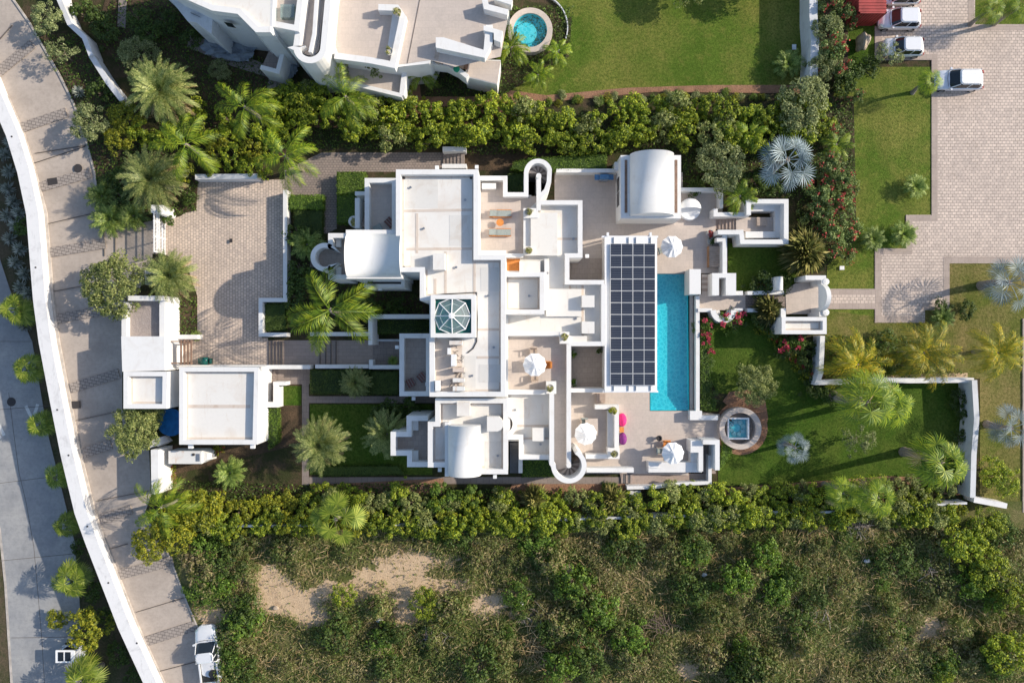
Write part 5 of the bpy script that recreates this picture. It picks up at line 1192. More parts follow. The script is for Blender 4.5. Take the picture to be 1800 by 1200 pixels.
tag((lambda m: (m.box(*W(1192,877,.4),0,*[a+b for a, b in zip(W(1192,877,.4),(1.6,1.0))],.4), m)[1])(MB()).build('stone_bench', M['oldplaster']) if False else link('stone_block', (lambda m: (m.box(W(1104,862,.5)[0],W(0,876,.5)[1],0,W(1126,862,.5)[0],W(0,862,.5)[1],.5), m.mesh('stone_block', M['oldplaster']))[1])(MB())), 'small white stone block under the curved terrace wall', 'stone block')
pr_ = empty('stair_wall', 'small white landing wall with steps above the villa roof corner', 'steps'); wl(pr_, [(778,262),(819,262)], .45, 1.2); wl(pr_, [(777,292),(820,292)], .4, 1.2)
for k in range(6): slab(pr_, rect(779+k*6.2,266,785.2+k*6.2,289), 0, .16+.08*k, 'path' if k % 2 else 'cobblepath', 'stair_step')
# potted plants
def potted(px, py, z0, label, leaf='yucca', r=.36, n=34, pot='pot'):
    x, y = W(px, py, z0+.5); p = empty('potted_plant', label, 'potted plant', (x, y, z0)); m = MB(); m.lathe(0,0,[(r*.7,0),(r,.32),(r,.38),(r*.86,.38),(r*.82,.3),(0,.3)],20); m.build('pot', M[pot], p)
    R = np.random.default_rng(int(px+py)); P, N_ = crown_points(R, 9, n*6, r*.85, .32, r*.4, base=.3); P[:, 2] += .26; V_, F_ = leaf_arrays(R, P, N_, .16, .4); link('foliage', np_mesh('pot_plant', V_, F_, [L[leaf]]), p)
for a in ((929,372,4.6,'potted plant on the parapet corner above the sun terrace'),(929,440,4.6,'potted plant on the lower parapet corner of the sun terrace'),(992,592,4.65,'potted dry plant on the pillar above the enclosed court'),(967,682,4.65,'potted dry plant on the pillar below the upper middle parasol'),(1081,798,1.6,'potted dry plant at the lower end of the long planter wall'),
    (698,20,5.5,'potted plant at the top end of the neighbour terrace wall'),(683,89,5.5,'potted plant at the lower end of the neighbour terrace wall'),(622,390,2.2,'dark planted bowl on the round plinth by the north-west stair')): potted(*a)
potted(1078,722,1.0,'bright yellow-green potted shrub at the upper end of the long planter wall','yellow',.42,60); potted(1053,617,D,'dark potted plant in the corner of the enclosed court','dark',.3); potted(1008,622,D,'leafy potted plant at the upper left of the enclosed court','clip',.34); potted(1008,672,D,'leafy potted plant at the lower left of the enclosed court','clip',.36)
potted(1249,410,D,'potted red-flowered plant by the nook steps','red',.4); potted(1251,423,D,'dark green potted plant next to the red-flowered pot','dark',.4)
x, y = W(622,389,2.2); m = MB(); m.lathe(0,0,[(.52,0),(.52,2.2),(0,2.2)],20); o = m.build('round_plinth', M['plaster']); o.location = (x,y,0); tag(o, 'round white plinth beside the north-west terrace stair', 'plinth')
x, y = W(803,124,3.6); m = MB(); m.lathe(0,0,[(.2,0),(.22,.3),(.3,.34),(0,.36)],14); o = m.build('bucket', M['green']); o.location = (x,y,3.6); tag(o, 'small green bucket on the stepped wall of the neighbour house', 'bucket')

# ---------------------------------------------------------------- plants
def first_or_clone(proto, used, loc, rz, sc, label, cat, group=None, tilt=None):
    if not used[0]:
        used[0] = True; proto.location = loc; proto.rotation_euler = (tilt[0] if tilt else 0, tilt[1] if tilt else 0, rz); proto.scale = (sc,)*3 if not isinstance(sc, tuple) else sc
        tag(proto, label, cat, group); o = proto
    else: o = clone(proto, loc, rz, sc, label, group, tilt); o['category'] = cat
    return o
class Kit:
    def __init__(s, cat, protos, r, h, group=None): s.cat = cat; s.p = [(p, [False]) for p in protos]; s.r = r; s.h = h; s.i = 0; s.g = group
    def put(s, px, py, rpx, label, z0=0.0, group=None, hk=1.0, tilt=None):
        """px,py = crown centre in the photo, rpx = crown radius in photo px"""
        sc = rpx*S*.93/s.r; h = s.h*sc*hk; x, y = W(px, py, z0+h*.95); p, u = s.p[s.i % len(s.p)]; s.i += 1
        return first_or_clone(p, u, (x, y, z0), rnd.uniform(0, 6.28), (sc, sc, sc*hk), label, s.cat, group, tilt)
def finish(k):
    for p, u in k.p:
        if not u[0]:
            for c in list(p.children): bpy.data.objects.remove(c)
            bpy.data.objects.remove(p)
date = Kit('palm', [make_pinnate('date_palm', 11+i, 'date', 110, 3.0, 36, .42, 3.2, .26, .75, -.45, 1.35, .05, .25, dead=.1) for i in range(2)], 2.9, 3.2)
for a in ((284,160,62,'big date palm with a tan-tipped crown beside the white stepped wall'),(268,315,60,'big date palm standing above the driveway gate'),(300,484,50,'date palm just below the driveway gate'),(563,781,53,'round date palm standing alone on the shaded lawn left of the villa')): date.put(*a)
date.put(681,762,46,'dark date palm in the villa shade beside the south-west balcony'); date.put(625,672,30,'small shaded palm on the clipped bed below the entrance path')
dsm = Kit('palm', [make_pinnate('young_palm', 21, 'palm', 44, 1.5, 20, .40, .9, .15, .8, .0, 1.3, .06, .3)], 1.45, .9)
for a in ((405,830,28,'young spiky palm on the bare ground right of the rusty shed'),(1385,113,26,'young palm in the shade of the tall wall by the neighbour lawn'),(195,385,34,'low dark palm left of the big gate palm'),(235,380,28,'low dark palm at the corner of the driveway mouth'),(180,345,28,'low dark palm beside the upper road'),(345,590,10,'tiny palm at the corner of the driveway bed'),(691,634,10,'tiny palm by the entrance path wall'),
    (1608,328,22,'tiny pale palm alone on the right lawn'),(1534,420,22,'dark shrubby palm on the lawn beside the plaza, left of two'),(1588,412,24,'dark shrubby palm on the lawn beside the plaza, right of two'),(1655,560,22,'dark low palm in the shadow at the plaza corner'),(540,430,30,'dark palm behind the driveway wall')): dsm.put(*a)
coco = Kit('palm', [make_pinnate('coconut_palm', 31+i, 'coco', 10, 3.7, 40, .85, 5.0, .17, 1.35, -.25, .95, .06, .7, curve=1.2) for i in range(2)], 3.1, 5.0)
for a in ((582,545,84,'large coconut palm arching over the entrance path'),(328,255,62,'bright coconut palm between the two big date palms'),(432,190,62,'dark green coconut palm at the left end of the upper hedge'),(503,275,60,'coconut palm leaning over the cobbled path corner'),(608,172,60,'coconut palm in front of the neighbour house'),(285,890,56,'coconut palm partly inside the yellow-green bushes at the road bend')): coco.put(*a)
cosm = Kit('palm', [make_pinnate('young_coconut_palm', 41, 'coco', 11, 2.0, 26, .55, 1.8, .12, 1.1, -.1, 1.1, .07, .5, curve=1)], 1.75, 1.8)
for a in ((741,132,32,'young coconut palm on the red soil below the neighbour terrace'),(899,84,36,'young palm at the left rim of the round pool'),(981,92,28,'young palm on the right of the round pool'),(946,132,28,'young palm below the round pool, casting a long thin shadow'),(1300,345,36,'broad-leaved palm beside the lounge nook'),(1470,255,32,'palm among the flowering bushes above the right lawn'),(1315,235,34,'dark palm inside the right end of the upper hedge'),(1750,200,1,'')): 
    if a[2] > 5: cosm.put(*a)
cyk = Kit('palm', [make_pinnate('yellow_coconut_palm', 51+i, 'cocoy', 22, 3.3, 36, .75, 3.8, .15, 1.2, -.2, 1.1, .055, .6, curve=1) for i in range(2)], 2.75, 3.8)
for a in ((1507,640,54,'yellow-green coconut palm over the corner of the garden wall'),(1622,620,58,'yellow-green coconut palm in the middle of the row outside the garden wall'),(1752,620,48,'brightest yellow coconut palm at the right end of the row')): cyk.put(*a)
fan = Kit('palm', [make_fan('fan_palm', 61+i, 'fan', 17, .85, .85, 2.2, .15, seg=20, tipdroop=.35, dead=.06, gapf=.85) for i in range(2)], 1.35, 2.2)
for a in ((30,545,30,'fan palm beside the lower road, uppermost of the row'),(50,648,28,'fan palm beside the lower road, second from the top'),(73,745,26,'fan palm beside the lower road next to the painted marking'),(102,838,24,'fan palm beside the lower road, small and dark'),(118,922,24,'fan palm beside the lower road, fifth from the top'),(128,1018,34,'fan palm beside the lower road above the golf cart'),(148,1192,36,'fan palm at the bottom edge beside the lower road')): fan.put(*a, z0=LOW)
fan2 = Kit('palm', [make_fan('washingtonia_palm', 71+i, 'coco', 24, 1.1, .85, 4.2, .2, seg=18, tipdroop=.45, dead=.1, gapf=.6, arcdeg=250) for i in range(2)], 1.65, 4.2)
for a in ((1522,705,50,'dense fan palm at the inner side of the garden wall, left of a pair'),(1562,712,42,'fan palm touching its twin at the inner side of the garden wall'),(1652,812,46,'tall leaning fan palm with a long shadow in the garden lawn corner'),(1480,866,30,'fan palm growing out of the lower right hedge, left one'),(1540,872,36,'fan palm growing out of the lower right hedge, right one'),(1634,145,22,'small fan palm on the lawn at the nose of the silver SUV'),(1742,18,24,'fan palm in the grass patch at the top right, left one'),(1790,14,26,'fan palm in the grass patch at the top right, right one')): fan2.put(*a)
bigf = Kit('palm', [make_fan('talipot_palm', 81, 'fan', 10, 1.3, 1.1, 3.2, .2, seg=30, tipdroop=.08, cup=.1, dead=.12, gapf=.95)], 2.1, 3.2); bigf.put(590,912,50,'palm with very large round leaves in the lower hedge')
sil = Kit('palm', [make_fan('silver_palm', 91+i, 'silver', 13, 1.3, 1.0, 3.0, .22, seg=20, tipdroop=.12, cup=.25, gapf=.55, arcdeg=260, emax=1.1, emin=-.15) for i in range(2)], 2.25, 3.0)
for a in ((1382,282,60,'silver-blue fan palm beside the olive trees'),(1772,497,56,'silver-blue fan palm casting its shadow on the plaza'),(1775,752,48,'silver-blue fan palm on the dry lawn at the right edge'),(1396,786,34,'small silver-blue fan palm on the garden lawn')): sil.put(*a)
yk = Kit('yucca', [make_spiky('yucca', 101+i, 'yucca', 1.15, 1500, 1.5, .05, .5) for i in range(2)], 1.25, 1.4)
for a in ((1420,440,47,'large round pale-tipped yucca beside the lounge nook'),(940,878,28,'round yucca on the red mulch, left of two'),(1077,880,30,'round yucca on the red mulch, right of two'),(1356,545,32,'spiky plant leaning over the path wall')): yk.put(*a)
ag = Kit('succulent', [make_spiky('succulent', 111, 'grey', .8, 90, .5, .06, .2)], .8, .8)
for i, (x_, y_) in enumerate([(8,330),(18,352),(6,378),(22,395),(12,418),(30,436),(22,460),(38,480),(10,300),(30,505),(45,515),(38,570),(2,270),(14,248),(28,372)]):
    ag.put(x_, y_, 17, nth(sorted((300,330,352,378,395,418,436,460,480,505,515,570,270,248,372)).index(y_)+1)+' grey spiky succulent from the photo top, left of the retaining wall', LOW, 'grey succulents beside the lower road')
for a in ((134,160,14,'grey spiky plant at the kerb left of the stepped wall'),(592,104,12,'small grey rosette on the neighbour lower terrace')): ag.put(*a)
# broadleaf trees
rt = Kit('tree', [make_tree('round_tree', 121+i, 'round', 2.7, 3.6, 150, 12000, .40, .17, base=.25) for i in range(2)], 2.6, 3.6)
for a in ((193,502,57,'round dense tree overhanging the upper road below the gate'),(228,760,46,'round dense tree at the corner of the gatehouse'),(258,722,30,'smaller round crown behind the gatehouse corner tree'),(1332,676,38,'round pale-green tree standing alone on the garden lawn')): rt.put(*a)
ot = Kit('tree', [make_tree('olive_tree', 131+i, 'olive', 2.6, 3.6, 60, 6000, .5, .20, base=.1, shell=.7) for i in range(2)], 2.8, 3.6)
for a in ((1416,170,50,'grey-green olive-like tree, upper of the cluster by the tall wall'),(1408,215,42,'grey-green olive-like tree, lower of the cluster by the tall wall'),(1275,290,48,'olive-like tree with yellow-tipped leaves right of the pavilion'),(150,212,40,'pale yellow-green tree overhanging the upper road bend'),(236,95,38,'grey-green tree left of the tallest date palm'),(75,28,34,'pale tree at the top left corner'),(385,120,22,'small pale shrub-like tree below the neighbour house'),(1250,268,28,'small olive-like tree at the end of the upper hedge')): ot.put(*a)
for a in ((1215,-48,44,'tall tree cut off by the top edge above the neighbour lawn, left one'),(1345,-52,44,'tall tree cut off by the top edge above the neighbour lawn, right one')): rt.put(*a)
for a in ((1458,48,32,'tall bushy tree beside the tall white wall, below the flowering shrub'),(1452,112,30,'tall bushy tree beside the tall white wall, nearest its lower end')): ot.put(*a, hk=1.4)
sp_ = Kit('tree', [make_tree('sparse_tree', 141, 'olive', 1.7, 2.6, 34, 1500, .35, .15, trunk=.08)], 1.8, 2.6)
for a in ((1516,776,34,'thin-leaved small tree in the middle of the garden lawn'),(1568,95,30,'thin pale shrub tree in front of the middle car'),(100,90,32,'yellowish thin tree over the kerb in the upper left')): sp_.put(*a)
yt = Kit('tree', [make_tree('yellow_green_tree', 151+i, 'yellow', 2.3, 3.0, 60, 4200, .42, .22) for i in range(2)], 2.4, 3.0)
for a in ((215,205,34,'yellow-green bushy tree right of the pale road-bend tree'),(205,240,30,'yellow-green bushy tree below the road-bend tree'),(345,900,44,'yellow-green tree at the left end of the lower hedge'),(300,930,46,'yellow-green tree over the road bend'),(260,955,40,'yellow-green tree leaning over the upper road'),(145,1108,1,'')): 
    if a[2] > 5: yt.put(*a)
yt.put(148,1110,46,'yellow-green tree between the lower road and the retaining wall', LOW); yt.put(95,1090,22,'small dark-leaved bush left of the retaining wall tree', LOW)
# hedges of loose shrubs
hs = Kit('shrub', [make_shrub('hedge_shrub', 161+i, 'hedge', 1.35, 2.3, 28, 1900, .31, .21, base=.2) for i in range(6)], 1.45, 2.3)
ho = Kit('shrub', [make_shrub('hedge_shrub', 178+i, 'round', 1.35, 2.4, 24, 1700, .33, .19, base=.2) for i in range(2)], 1.45, 2.4)
hy = Kit('shrub', [make_shrub('hedge_shrub', 171+i, 'yellow', 1.35, 2.2, 26, 1700, .33, .20, base=.25) for i in range(3)], 1.45, 2.2)
gU = 'shrubs of the tall hedge between the villa and its neighbour'; lU = 'bright green leafy shrub in the tall hedge between the villa and its neighbour'
R = np.random.default_rng(77)
def nth(k): return '%d%s' % (k, 'th' if 10 <= k % 100 <= 20 else {1:'st',2:'nd',3:'rd'}.get(k % 10, 'th'))
def rowput(kits, items, lab, group, z0=0):
    items.sort(key=lambda q: q[0])
    for k, (x_, y_, r_, hk) in enumerate(items): kits[k % len(kits) if len(kits) < 2 else int(R.integers(0, len(kits)))].put(x_, y_, r_, lab % nth(k+1), z0, group, hk)
for row in range(2):
    it = []
    for k in range(46):
        px = 470+k*21.6+R.normal()*5
        it.append((px+R.normal()*4, 218+14*math.sin(px*.02)+(-22 if row else 14)+(-14 if px < 760 else 0)+(-4 if px > 1200 else 0)+R.normal()*7, R.uniform(22,30), R.uniform(.9,1.35)))
    rowput([hs,hs,hs,hs,hs,ho], it, ('%s shrub from the left in the row of the tall hedge nearer the '+('neighbour lawn' if row else 'villa')), gU)
rowput([hs,hy,hs], [(x_, y_, r_, 1) for x_, y_, r_ in ((240,225,26),(262,245,24),(292,232,26),(318,300,22),(352,232,26),(378,250,26),(400,228,24),(405,270,26),(440,262,26),(455,230,26),(470,262,22),(365,285,24),(430,290,22),(395,205,20),(340,205,20),(475,200,22),(460,300,18),(345,180,18))], '%s shrub from the left among the palms above the driveway', gU)
rowput([hs,ho], [(500+R.uniform(-5,260), R.uniform(150,190), R.uniform(17,24), 1) for k in range(14)], '%s green shrub from the left below the neighbour house wall', gU)
gL = 'shrubs of the long hedge along the lower boundary wall'; lL = 'leafy green shrub in the long hedge along the lower boundary wall'
A_ = []; B_ = []
for k in range(60):
    px = 300+k*23.6+R.normal()*4; yb = 893 if px < 1150 else (882 if px < 1500 else 872)
    if px > 1690: continue
    A_.append((px, yb-6+R.normal()*8-(12 if 700 > px > 560 else 0), R.uniform(20,27), R.uniform(.7,1.0))); B_.append((px+8, yb+31+R.normal()*5, R.uniform(21,29), R.uniform(.9,1.2)))
    if px > 1150 and k % 2: A_.append((px+4, yb-20+R.normal()*4, R.uniform(15,20), .8))
C_ = [(360+k*30+R.normal()*5, (924 if k < 14 else 921-(k-14)*.55)+R.normal()*3-(6 if k > 30 else 0), R.uniform(17,24), R.uniform(1.1,1.4)) for k in range(45)]
rowput([hs,hs,ho,hy], [q for q in C_ if R.uniform() < .86], '%s shrub from the left growing right over the lower boundary wall', gL)
rowput([hy], [q for q in A_ if q[0] < 520], '%s yellow-green shrub from the left, garden side of the lower hedge', gL); rowput([hs,hs,hs,ho], [q for q in A_ if q[0] >= 520], '%s shrub after the yellow-green ones, garden side of the lower hedge', gL)
rowput([hy,hs], [q for q in B_ if q[0] < 900], '%s shrub from the left, outer side of the lower hedge, left half', gL); rowput([hs,hs,hs,ho], [q for q in B_ if q[0] >= 900], '%s shrub from the left, outer side of the lower hedge, right half', gL)
fb = Kit('shrub', [make_shrub('oleander_shrub', 181+i, 'olean', 1.3, 1.8, 26, 1700, .32, .17, 'red', .055) for i in range(2)], 1.4, 1.8)
FI = {}
gF = 'flowering shrubs between the villa garden and the plaza lawn'
for x_, y_, r_ in ((1465,8,30),(1490,20,26),(1468,75,34),(1482,110,28),(1455,95,26),(1510,165,18),(1460,290,34),(1485,310,30),(1450,340,34),(1480,365,34),(1495,400,30),(1465,410,34),(1440,375,28),(1500,330,24),(1490,445,22),(1448,300,24),(1470,235,24)) if False else sorted(((1465,8,30),(1490,20,26),(1468,75,34),(1482,110,28),(1455,95,26),(1510,165,18),(1460,290,34),(1485,312,30),(1450,340,34),(1480,365,34),(1495,400,30),(1465,410,34),(1440,375,28),(1500,330,24),(1490,445,22),(1448,300,24),(1470,235,24)), key=lambda q: q[1]):
    fb.put(x_, y_, r_, 'red-flowered shrub between villa garden and plaza lawn, '+nth(FI.setdefault((x_,y_),len(FI)+1))+' from the photo top', 0, gF, 1.5 if y_ < 120 else 1.15)
pk_ = Kit('shrub', [make_shrub('bougainvillea', 191, 'clip', 1.2, 1.3, 20, 1100, .3, .16, 'pink', .14, .22)], 1.25, 1.3)
for a in ((1240,575,22,'pink-flowered shrub at the upper corner of the garden bed, left of the seat ring'),(1285,565,26,'pink-flowered shrub right of the round seat ring'),(1242,610,16,'pink-speckled shrub beside the pool wall'),(1395,600,26,'shrub with a few pink flowers below the entrance room')): pk_.put(*a)
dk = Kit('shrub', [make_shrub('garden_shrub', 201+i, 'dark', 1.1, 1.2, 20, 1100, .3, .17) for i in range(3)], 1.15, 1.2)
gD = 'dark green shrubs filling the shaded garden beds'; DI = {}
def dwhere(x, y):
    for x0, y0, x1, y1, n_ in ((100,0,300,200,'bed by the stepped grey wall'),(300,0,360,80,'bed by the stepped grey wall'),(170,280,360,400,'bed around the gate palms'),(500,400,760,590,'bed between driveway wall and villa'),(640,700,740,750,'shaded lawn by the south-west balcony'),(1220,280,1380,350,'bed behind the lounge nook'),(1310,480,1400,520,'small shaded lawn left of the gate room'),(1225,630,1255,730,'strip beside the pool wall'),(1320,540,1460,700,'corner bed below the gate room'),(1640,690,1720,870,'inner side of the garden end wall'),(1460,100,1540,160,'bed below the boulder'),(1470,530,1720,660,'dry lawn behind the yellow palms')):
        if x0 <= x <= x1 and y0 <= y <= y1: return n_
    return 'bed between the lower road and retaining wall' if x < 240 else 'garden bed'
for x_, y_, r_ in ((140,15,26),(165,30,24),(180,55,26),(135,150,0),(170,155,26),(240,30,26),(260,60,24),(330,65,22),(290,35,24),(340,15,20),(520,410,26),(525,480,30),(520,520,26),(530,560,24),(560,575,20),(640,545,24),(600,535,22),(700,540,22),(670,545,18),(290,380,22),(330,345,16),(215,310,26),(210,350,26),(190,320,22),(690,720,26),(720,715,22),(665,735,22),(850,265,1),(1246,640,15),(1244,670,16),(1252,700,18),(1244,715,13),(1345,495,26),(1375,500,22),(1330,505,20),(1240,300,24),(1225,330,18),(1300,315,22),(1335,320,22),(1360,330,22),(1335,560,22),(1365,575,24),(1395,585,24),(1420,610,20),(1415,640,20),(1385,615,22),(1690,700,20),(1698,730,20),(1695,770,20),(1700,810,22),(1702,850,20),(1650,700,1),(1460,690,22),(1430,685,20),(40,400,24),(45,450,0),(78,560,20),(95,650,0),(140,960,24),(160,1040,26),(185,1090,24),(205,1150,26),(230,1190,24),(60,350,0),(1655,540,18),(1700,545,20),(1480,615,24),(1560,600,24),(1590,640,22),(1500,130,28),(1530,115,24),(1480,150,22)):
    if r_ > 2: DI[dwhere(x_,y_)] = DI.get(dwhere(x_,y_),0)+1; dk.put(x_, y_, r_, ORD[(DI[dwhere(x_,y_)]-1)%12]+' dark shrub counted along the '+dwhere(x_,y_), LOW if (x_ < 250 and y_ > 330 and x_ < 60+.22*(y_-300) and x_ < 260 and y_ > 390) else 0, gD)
MI = {}
mx = Kit('shrub', [make_shrub('flowering_bed_shrub', 211, 'yellow', .9, .7, 16, 700, .26, .14, 'red', .1)], .95, .7)
for x_, y_, r_ in ((1392,625,16),(1405,640,14),(1378,600,15),(1420,655,16),(1360,590,14),(1340,575,14),(1475,600,12),(450,845,0),(385,790,12),(372,796,10),(298,822,10),(300,840,9),(1345,505,14)):
    if r_ > 1: mx.put(x_, y_, r_, 'low blooming shrub beside '+('the rusty shed, ' if x_ < 500 else 'the gate room and end wall, ')+nth(MI.setdefault((x_,y_),len(MI)+1))+' of its kind', 0, 'low blooming shrubs in the garden beds')
Q_ = Kit('shrub', [make_shrub('border_plant', 215+i, ['clip','yellow','olive'][i], .7, .5, 14, 900, .34, .13) for i in range(3)], .75, .5)
R = np.random.default_rng(12); it = [(965+k*15+R.normal()*4, 174+R.normal()*4-(6 if k > 12 else 0), R.uniform(7,11), 1) for k in range(30)]
rowput([Q_], it, '%s small border plant from the left in the soil strip below the neighbour lawn', 'small plants along the neighbour lawn edge')
it = [(905+k*10+R.normal()*3, 862+R.uniform(0,26), R.uniform(5,8), 1) for k in range(16)]; rowput([Q_], it, '%s tiny plant from the left on the red mulch by the spiral tower', 'tiny plants on the red mulch')
# small bushes on neighbour terrace and others
fr_ = Kit('shrub', [make_tree('frangipani', 221, 'olive', 1.3, 1.9, 18, 420, .25, .24, trunk=.07)], 1.35, 1.9)
fr_.put(605,108,22,'pale-leaved small tree in the bed below the neighbour tower', 2.6); fr_.put(655,112,26,'branching pale-leaved small tree on the neighbour lower terrace', 2.6)
rf = Kit('shrub', [make_shrub('rosette_shrub', 231, 'clip', 1.6, 1.6, 34, 2600, .35, .15)], 1.65, 1.6)
for a in ((775,878,34,'rounded glossy shrub right of the large-leaved palm, left one'),(822,876,30,'rounded glossy shrub right of the large-leaved palm, right one'),(690,885,26,'bright shrub beside the large-leaved palm')): rf.put(*a)
# clipped hedges
for pts, h, lab in ((rect(592,302,641,342),1.2,'sunlit clipped hedge block below the cobbled path'),([(592,342),(624,342),(624,392),(592,392)],1.1,'shaded clipped hedge block beside the north-west stair'),(rect(508,342,568,368),1.0,'sunlit clipped hedge behind the driveway wall'),(rect(516,368,567,420),.8,'dark clipped hedge behind the driveway wall'),
    ([(897,296),(905,284),(935,277),(1066,271),(1066,296),(975,298),(925,303)],1.3,'long clipped hedge along the top of the terrace wall'),(rect(893,305,922,338),1.0,'dark clipped hedge tucked beside the round stair tower'),(rect(464,533,502,582),.6,'square dark planted bed inside the driveway wall'),
    (rect(660,562,755,586),.8,'dark clipped hedge strip in front of the villa entrance'),(rect(545,650,650,692),.8,'dark clipped hedge below the entrance path'),([(470,715),(488,715),(490,775),(472,790)],.9,'bright clipped hedge along the garage side'),
    ([(650,652),(700,652),(700,694),(650,694)],.6,'low dark planting under the west terrace'),([(560,820),(700,818),(712,834),(560,838)],.5,'low dark hedge strip at the foot of the shaded lawn'),([(918,806),(968,806),(975,838),(918,838)],.5,'low planting between the stair and the spiral tower'),
    ([(1232,560),(1246,560),(1250,700),(1262,722),(1232,720)],.7,'green planting strip along the pool wall'),([(1272,770),(1290,790),(1270,822),(1265,826)],.5,'small green planting beside the shower wall'),([(1060,848),(1085,850),(1085,866),(1058,862)],.5,'small green patch below the terrace steps')):
    clipped_hedge(pts, h, lab, 'clip' if 'dark' not in lab else 'dark')

# ---------------------------------------------------------------- overgrown plot: undergrowth, wild shrubs, brush
R = np.random.default_rng(2024)
n = 230000; X = R.uniform(320, 1880, n); Y = R.uniform(928, 1290, n)
keep = ~((Y > 1085) & (X < 385+(Y-1090)*.25)) & (X > 325+np.clip(Y-1000,0,100)*.2)
bare = [(730,985,34,14),(480,1030,38,28),(560,1085,26,16),(600,1045,70,16),(790,1030,30,14),(1000,1000,22,8),(700,1015,62,40),(650,1020,40,22),(715,1070,24,38),(462,1005,24,16),(500,1060,60,24),(535,1070,26,32),(860,1060,40,18),(1210,1180,24,18),(375,1085,26,24),(1640,1105,30,22),(580,1030,18,12)]
for cx, cy, rx, ry in bare: keep &= ~((((X-cx)/rx)**2+((Y-cy)/ry)**2 < R.uniform(.3,1.6,n)) & (R.uniform(size=n) < .9))
f_ = np.zeros(n)
for k in range(30):
    a, b, c, d = R.normal(size=4); f_ += np.sin(X*a*.05+Y*b*.05+c*6)*.18
keep &= R.uniform(size=n) < np.clip(.8+f_*.35, .35, 1); X, Y, f_ = X[keep], Y[keep], f_[keep]; n = len(X)
Z = .16+np.clip(.32+f_*.5, .08, 1.3)*R.uniform(.1, 1.1, n); kk = (H-Z)/H
P = np.stack([(X-900)*S*kk, (600-Y)*S*kk, Z], 1); isb = R.uniform(size=n) < .4; N_ = R.normal(size=(n,3))*.7+np.array([0,0,1.2])
V1, F1 = leaf_arrays(R, P[~isb], N_[~isb], .22, .5); V2, F2 = leaf_arrays(R, P[isb], N_[isb], .5, .11)
q_ = R.uniform(size=n) < np.where(f_ < -.1, .10, .025); P3 = P[q_]+np.array([0,0,.18]); V3, F3 = leaf_arrays(R, P3, R.normal(size=(len(P3),3))*.5+np.array([0,0,1]), .85, .045)
o = link('undergrowth', np_mesh('undergrowth', np.vstack([V1, V2, V3]), np.vstack([F1, F2+len(V1), F3+len(V1)+len(V2)]), [L['scrub'], L['dead']], np.concatenate([np.zeros(len(F1)+len(F2)), np.ones(len(F3))]))); o['kind'] = 'stuff'
o['label'] = 'dense low undergrowth covering the plot below the boundary wall'
ws = Kit('shrub', [make_shrub('wild_shrub', 241+i, ['scrub','clip','dark','scrub'][i], 1.3, 1.4, 30, 1500, .42, .18, base=.05, shell=.4) for i in range(4)], 1.4, 1.6)
gW = 'wild shrubs on the overgrown plot'; R = np.random.default_rng(31); W_ = []
for k in range(150):
    x_, y_ = R.uniform(335,1800), R.uniform(940,1200)
    if any(((x_-cx)/(rx+12))**2+((y_-cy)/(ry+12))**2 < 1 for cx, cy, rx, ry in bare) or (y_ > 1075 and x_ < 400): continue
    W_.append((x_, y_, R.uniform(14,40), R.uniform(.6,1.5)))
W_ += [(x_, y_, 30, 1) for x_, y_ in ((350,960),(375,985),(355,1000),(400,1000),(335,985),(385,1030),(360,1035),(420,960),(395,1130),(400,1165),(425,1190),(390,1190),(400,1110))]
for lo, hi, nm in ((0,990,'strip right below the lower hedge'),(990,1040,'second strip down, level with the bare patch'),(1040,1090,'third strip down'),(1090,1145,'fourth strip down, level with the brush piles'),(1145,1300,'strip along the bottom edge')):
    rowput([ws], [q for q in W_ if lo <= q[1] < hi], '%s wild shrub from the left, '+nm, gW)
ty = Kit('tree', [make_tree('wild_tree', 251+i, 'hedge', 2.2, 2.8, 50, 3600, .42, .21) for i in range(2)], 2.3, 2.8)
for a in ((1700,960,42,'taller wild tree near the right end of the boundary wall'),(1745,1000,40,'wild tree near the right edge, upper one'),(1790,1050,38,'wild tree near the right edge, middle one'),(1780,1150,44,'wild tree in the lower right corner'),(1665,1185,24,'small wild tree at the bottom edge on the right'),(745,1065,32,'bushy wild tree right of the large bare patch'),(600,1050,26,'bushy wild tree left of the large bare patch'),(1750,830,30,'leafy bush outside the garden corner, upper'),(1775,850,30,'leafy bush outside the garden corner, right'),(1740,925,36,'dark wild tree below the garden corner')): ty.put(*a)
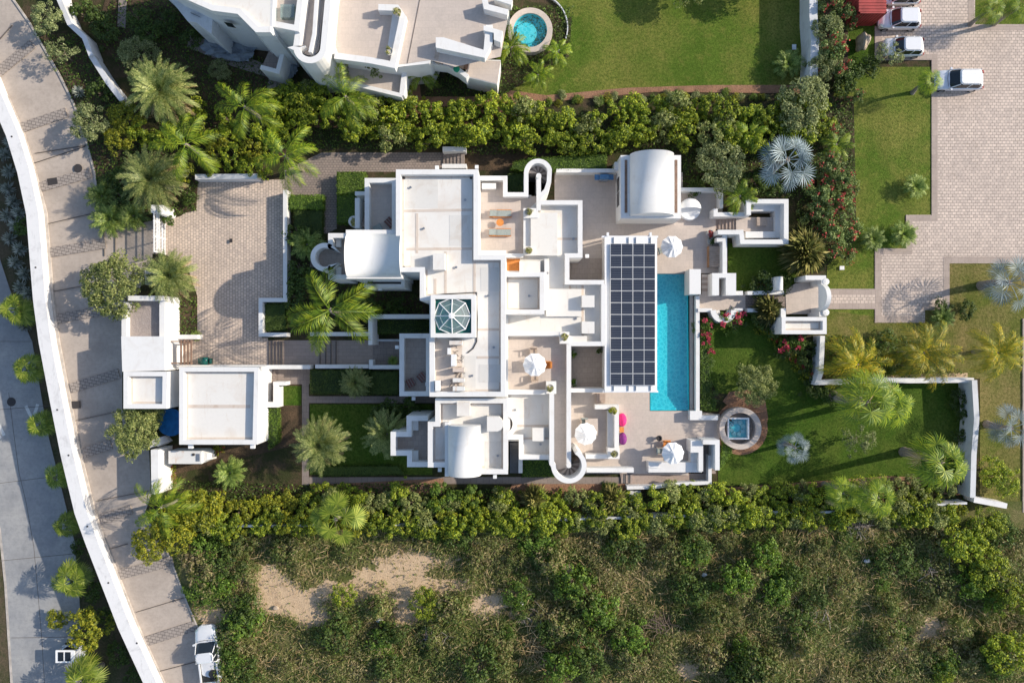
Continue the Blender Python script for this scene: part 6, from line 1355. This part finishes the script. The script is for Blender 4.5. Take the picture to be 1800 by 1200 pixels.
# brush piles
for k, (px, py, rx, ry, nst, lab) in enumerate([(950,1140,36,40,90,'large tangle of grey dead branches on the overgrown plot, left of centre'),(1040,1135,34,18,60,'tangle of grey dead branches right of the large one'),(1160,1095,40,18,60,'brown brush heap in the middle of the overgrown plot'),(1425,1085,26,18,26,'curving bare dead branches on the right of the overgrown plot'),(1430,935,24,20,90,'heap of tan cut palm fronds below the right boundary wall'),(765,1125,30,22,34,'scattered pale dead sticks below the bare patch'),(1640,1000,34,30,50,'grey dead twigs near the wild trees on the right'),(1510,925,24,14,40,'small brush heap under the boundary wall'),(940,1085,30,14,20,'few pale sticks near the middle of the plot'),(1080,1100,26,18,30,'splintered pale branches beside the brown heap')]):
    R = np.random.default_rng(400+k); m = MB()
    for q in range(nst):
        x_ = px+R.normal()*rx*.5; y_ = py+R.normal()*ry*.5; z_ = R.uniform(.15,.8); a = R.uniform(0,3.14); l = R.uniform(.3,1.1); x, y = W(x_, y_, z_)
        dx, dy = math.cos(a)*l, math.sin(a)*l; r0 = R.uniform(.012,.04)
        m.tube([(x-dx,y-dy,z_+R.normal()*.12),(x+R.normal()*.1,y+R.normal()*.1,z_+.08),(x+dx,y+dy,z_+R.normal()*.12)], [r0,r0*.8,r0*.35], 5)
    mt = L['dead'] if 'tan' in lab else simple('dead_wood', (.34,.30,.27) if 'brown' not in lab else (.22,.16,.13), .9, .1, var=.4, scale=3)
    tag(m.build('brush_pile', mt), lab, 'brush pile')
R = np.random.default_rng(61); st9 = []
for k, (px, py) in enumerate([(600,1075),(668,1090),(700,1100),(915,1060),(1640,1128),(1590,1140),(485,1068),(1525,985),(1400,1000),(1238,1010),(820,1020),(1010,1052)]):
    x, y = W(px, py, .3); m = MB(); prof = [(.0,-.1),(.16,-.05),(.20,.08),(.13,.18),(0,.2)]; m.lathe(0,0,prof,9)
    m.v = [(a*(1+.3*R.normal()*.5), b*(1+.3*R.normal()*.5), c) for a, b, c in m.v]; o = m.build('rock', M['oldplaster' if k % 2 else 'stone']); o.location = (x, y, .22); o.scale = (1.6,1.1,1)
    tag(o, nth(k+1)+' loose '+('pale' if k % 2 else 'brown')+' rock listed among the scrub and bare patches', 'rock', 'loose rocks on the overgrown plot')
# sparse ground litter and little tufts on lawns and beds
R = np.random.default_rng(88); n = 30000; X = R.uniform(900,1800,n); Y = R.uniform(-20,870,n)
def inpoly(X, Y, poly_):
    c = np.zeros(len(X), bool)
    for i in range(len(poly_)):
        x1, y1 = poly_[i-1]; x2, y2 = poly_[i]; 
        if y1 == y2: continue
        q = ((y1 > Y) != (y2 > Y)) & (X < (x2-x1)*(Y-y1)/(y2-y1)+x1); c ^= q
    return c
beds = [[(60,60),(140,60),(230,200),(350,300),(345,370),(250,392),(180,380),(166,300),(150,240),(110,130)],[(205,-20),(300,0),(360,60),(480,110),(520,150),(540,240),(300,250),(170,60)],[(505,470),(740,520),(745,560),(505,560)],[(1400,170),(1500,170),(1505,420),(1440,480),(1400,480),(1400,350),(1200,330),(1200,250)],[(1450,590),(1600,590),(1700,660),(1450,668)],[(480,200),(1400,195),(1400,262),(830,272),(780,262),(480,262)],[(300,845),(1100,865),(1700,848),(1700,900),(300,925)],[(545,850),(780,848),(780,870),(545,870)],[(880,10),(1010,10),(1000,100),(880,170),(740,170)],[(312,520),(346,520),(346,588),(312,588)]]
n = 230000; X = R.uniform(50,1750,n); Y = R.uniform(0,930,n); k_ = np.zeros(n, bool)
for b_ in beds: k_ |= inpoly(X, Y, b_)
X, Y = X[k_], Y[k_]; n = len(X); Z = .12+R.uniform(0,.4,n)**1.5; kk = (H-Z)/H
V_, F_ = leaf_arrays(R, np.stack([(X-900)*S*kk, (600-Y)*S*kk, Z], 1), R.normal(size=(n,3))*.6+np.array([0,0,1]), .21, .5)
o = link('ground_cover', np_mesh('ground_cover', V_, F_, [L['dark'], L['clip']], (R.uniform(size=len(F_)) < .25).astype(int))); o['kind'] = 'stuff'; o['label'] = 'low leafy ground cover in the planted beds'
for k_ in [date,dsm,coco,cosm,cyk,fan,fan2,bigf,sil,yk,ag,rt,ot,sp_,yt,hs,hy,fb,pk_,dk,mx,ho,Q_,fr_,rf,ws,ty]: finish(k_)
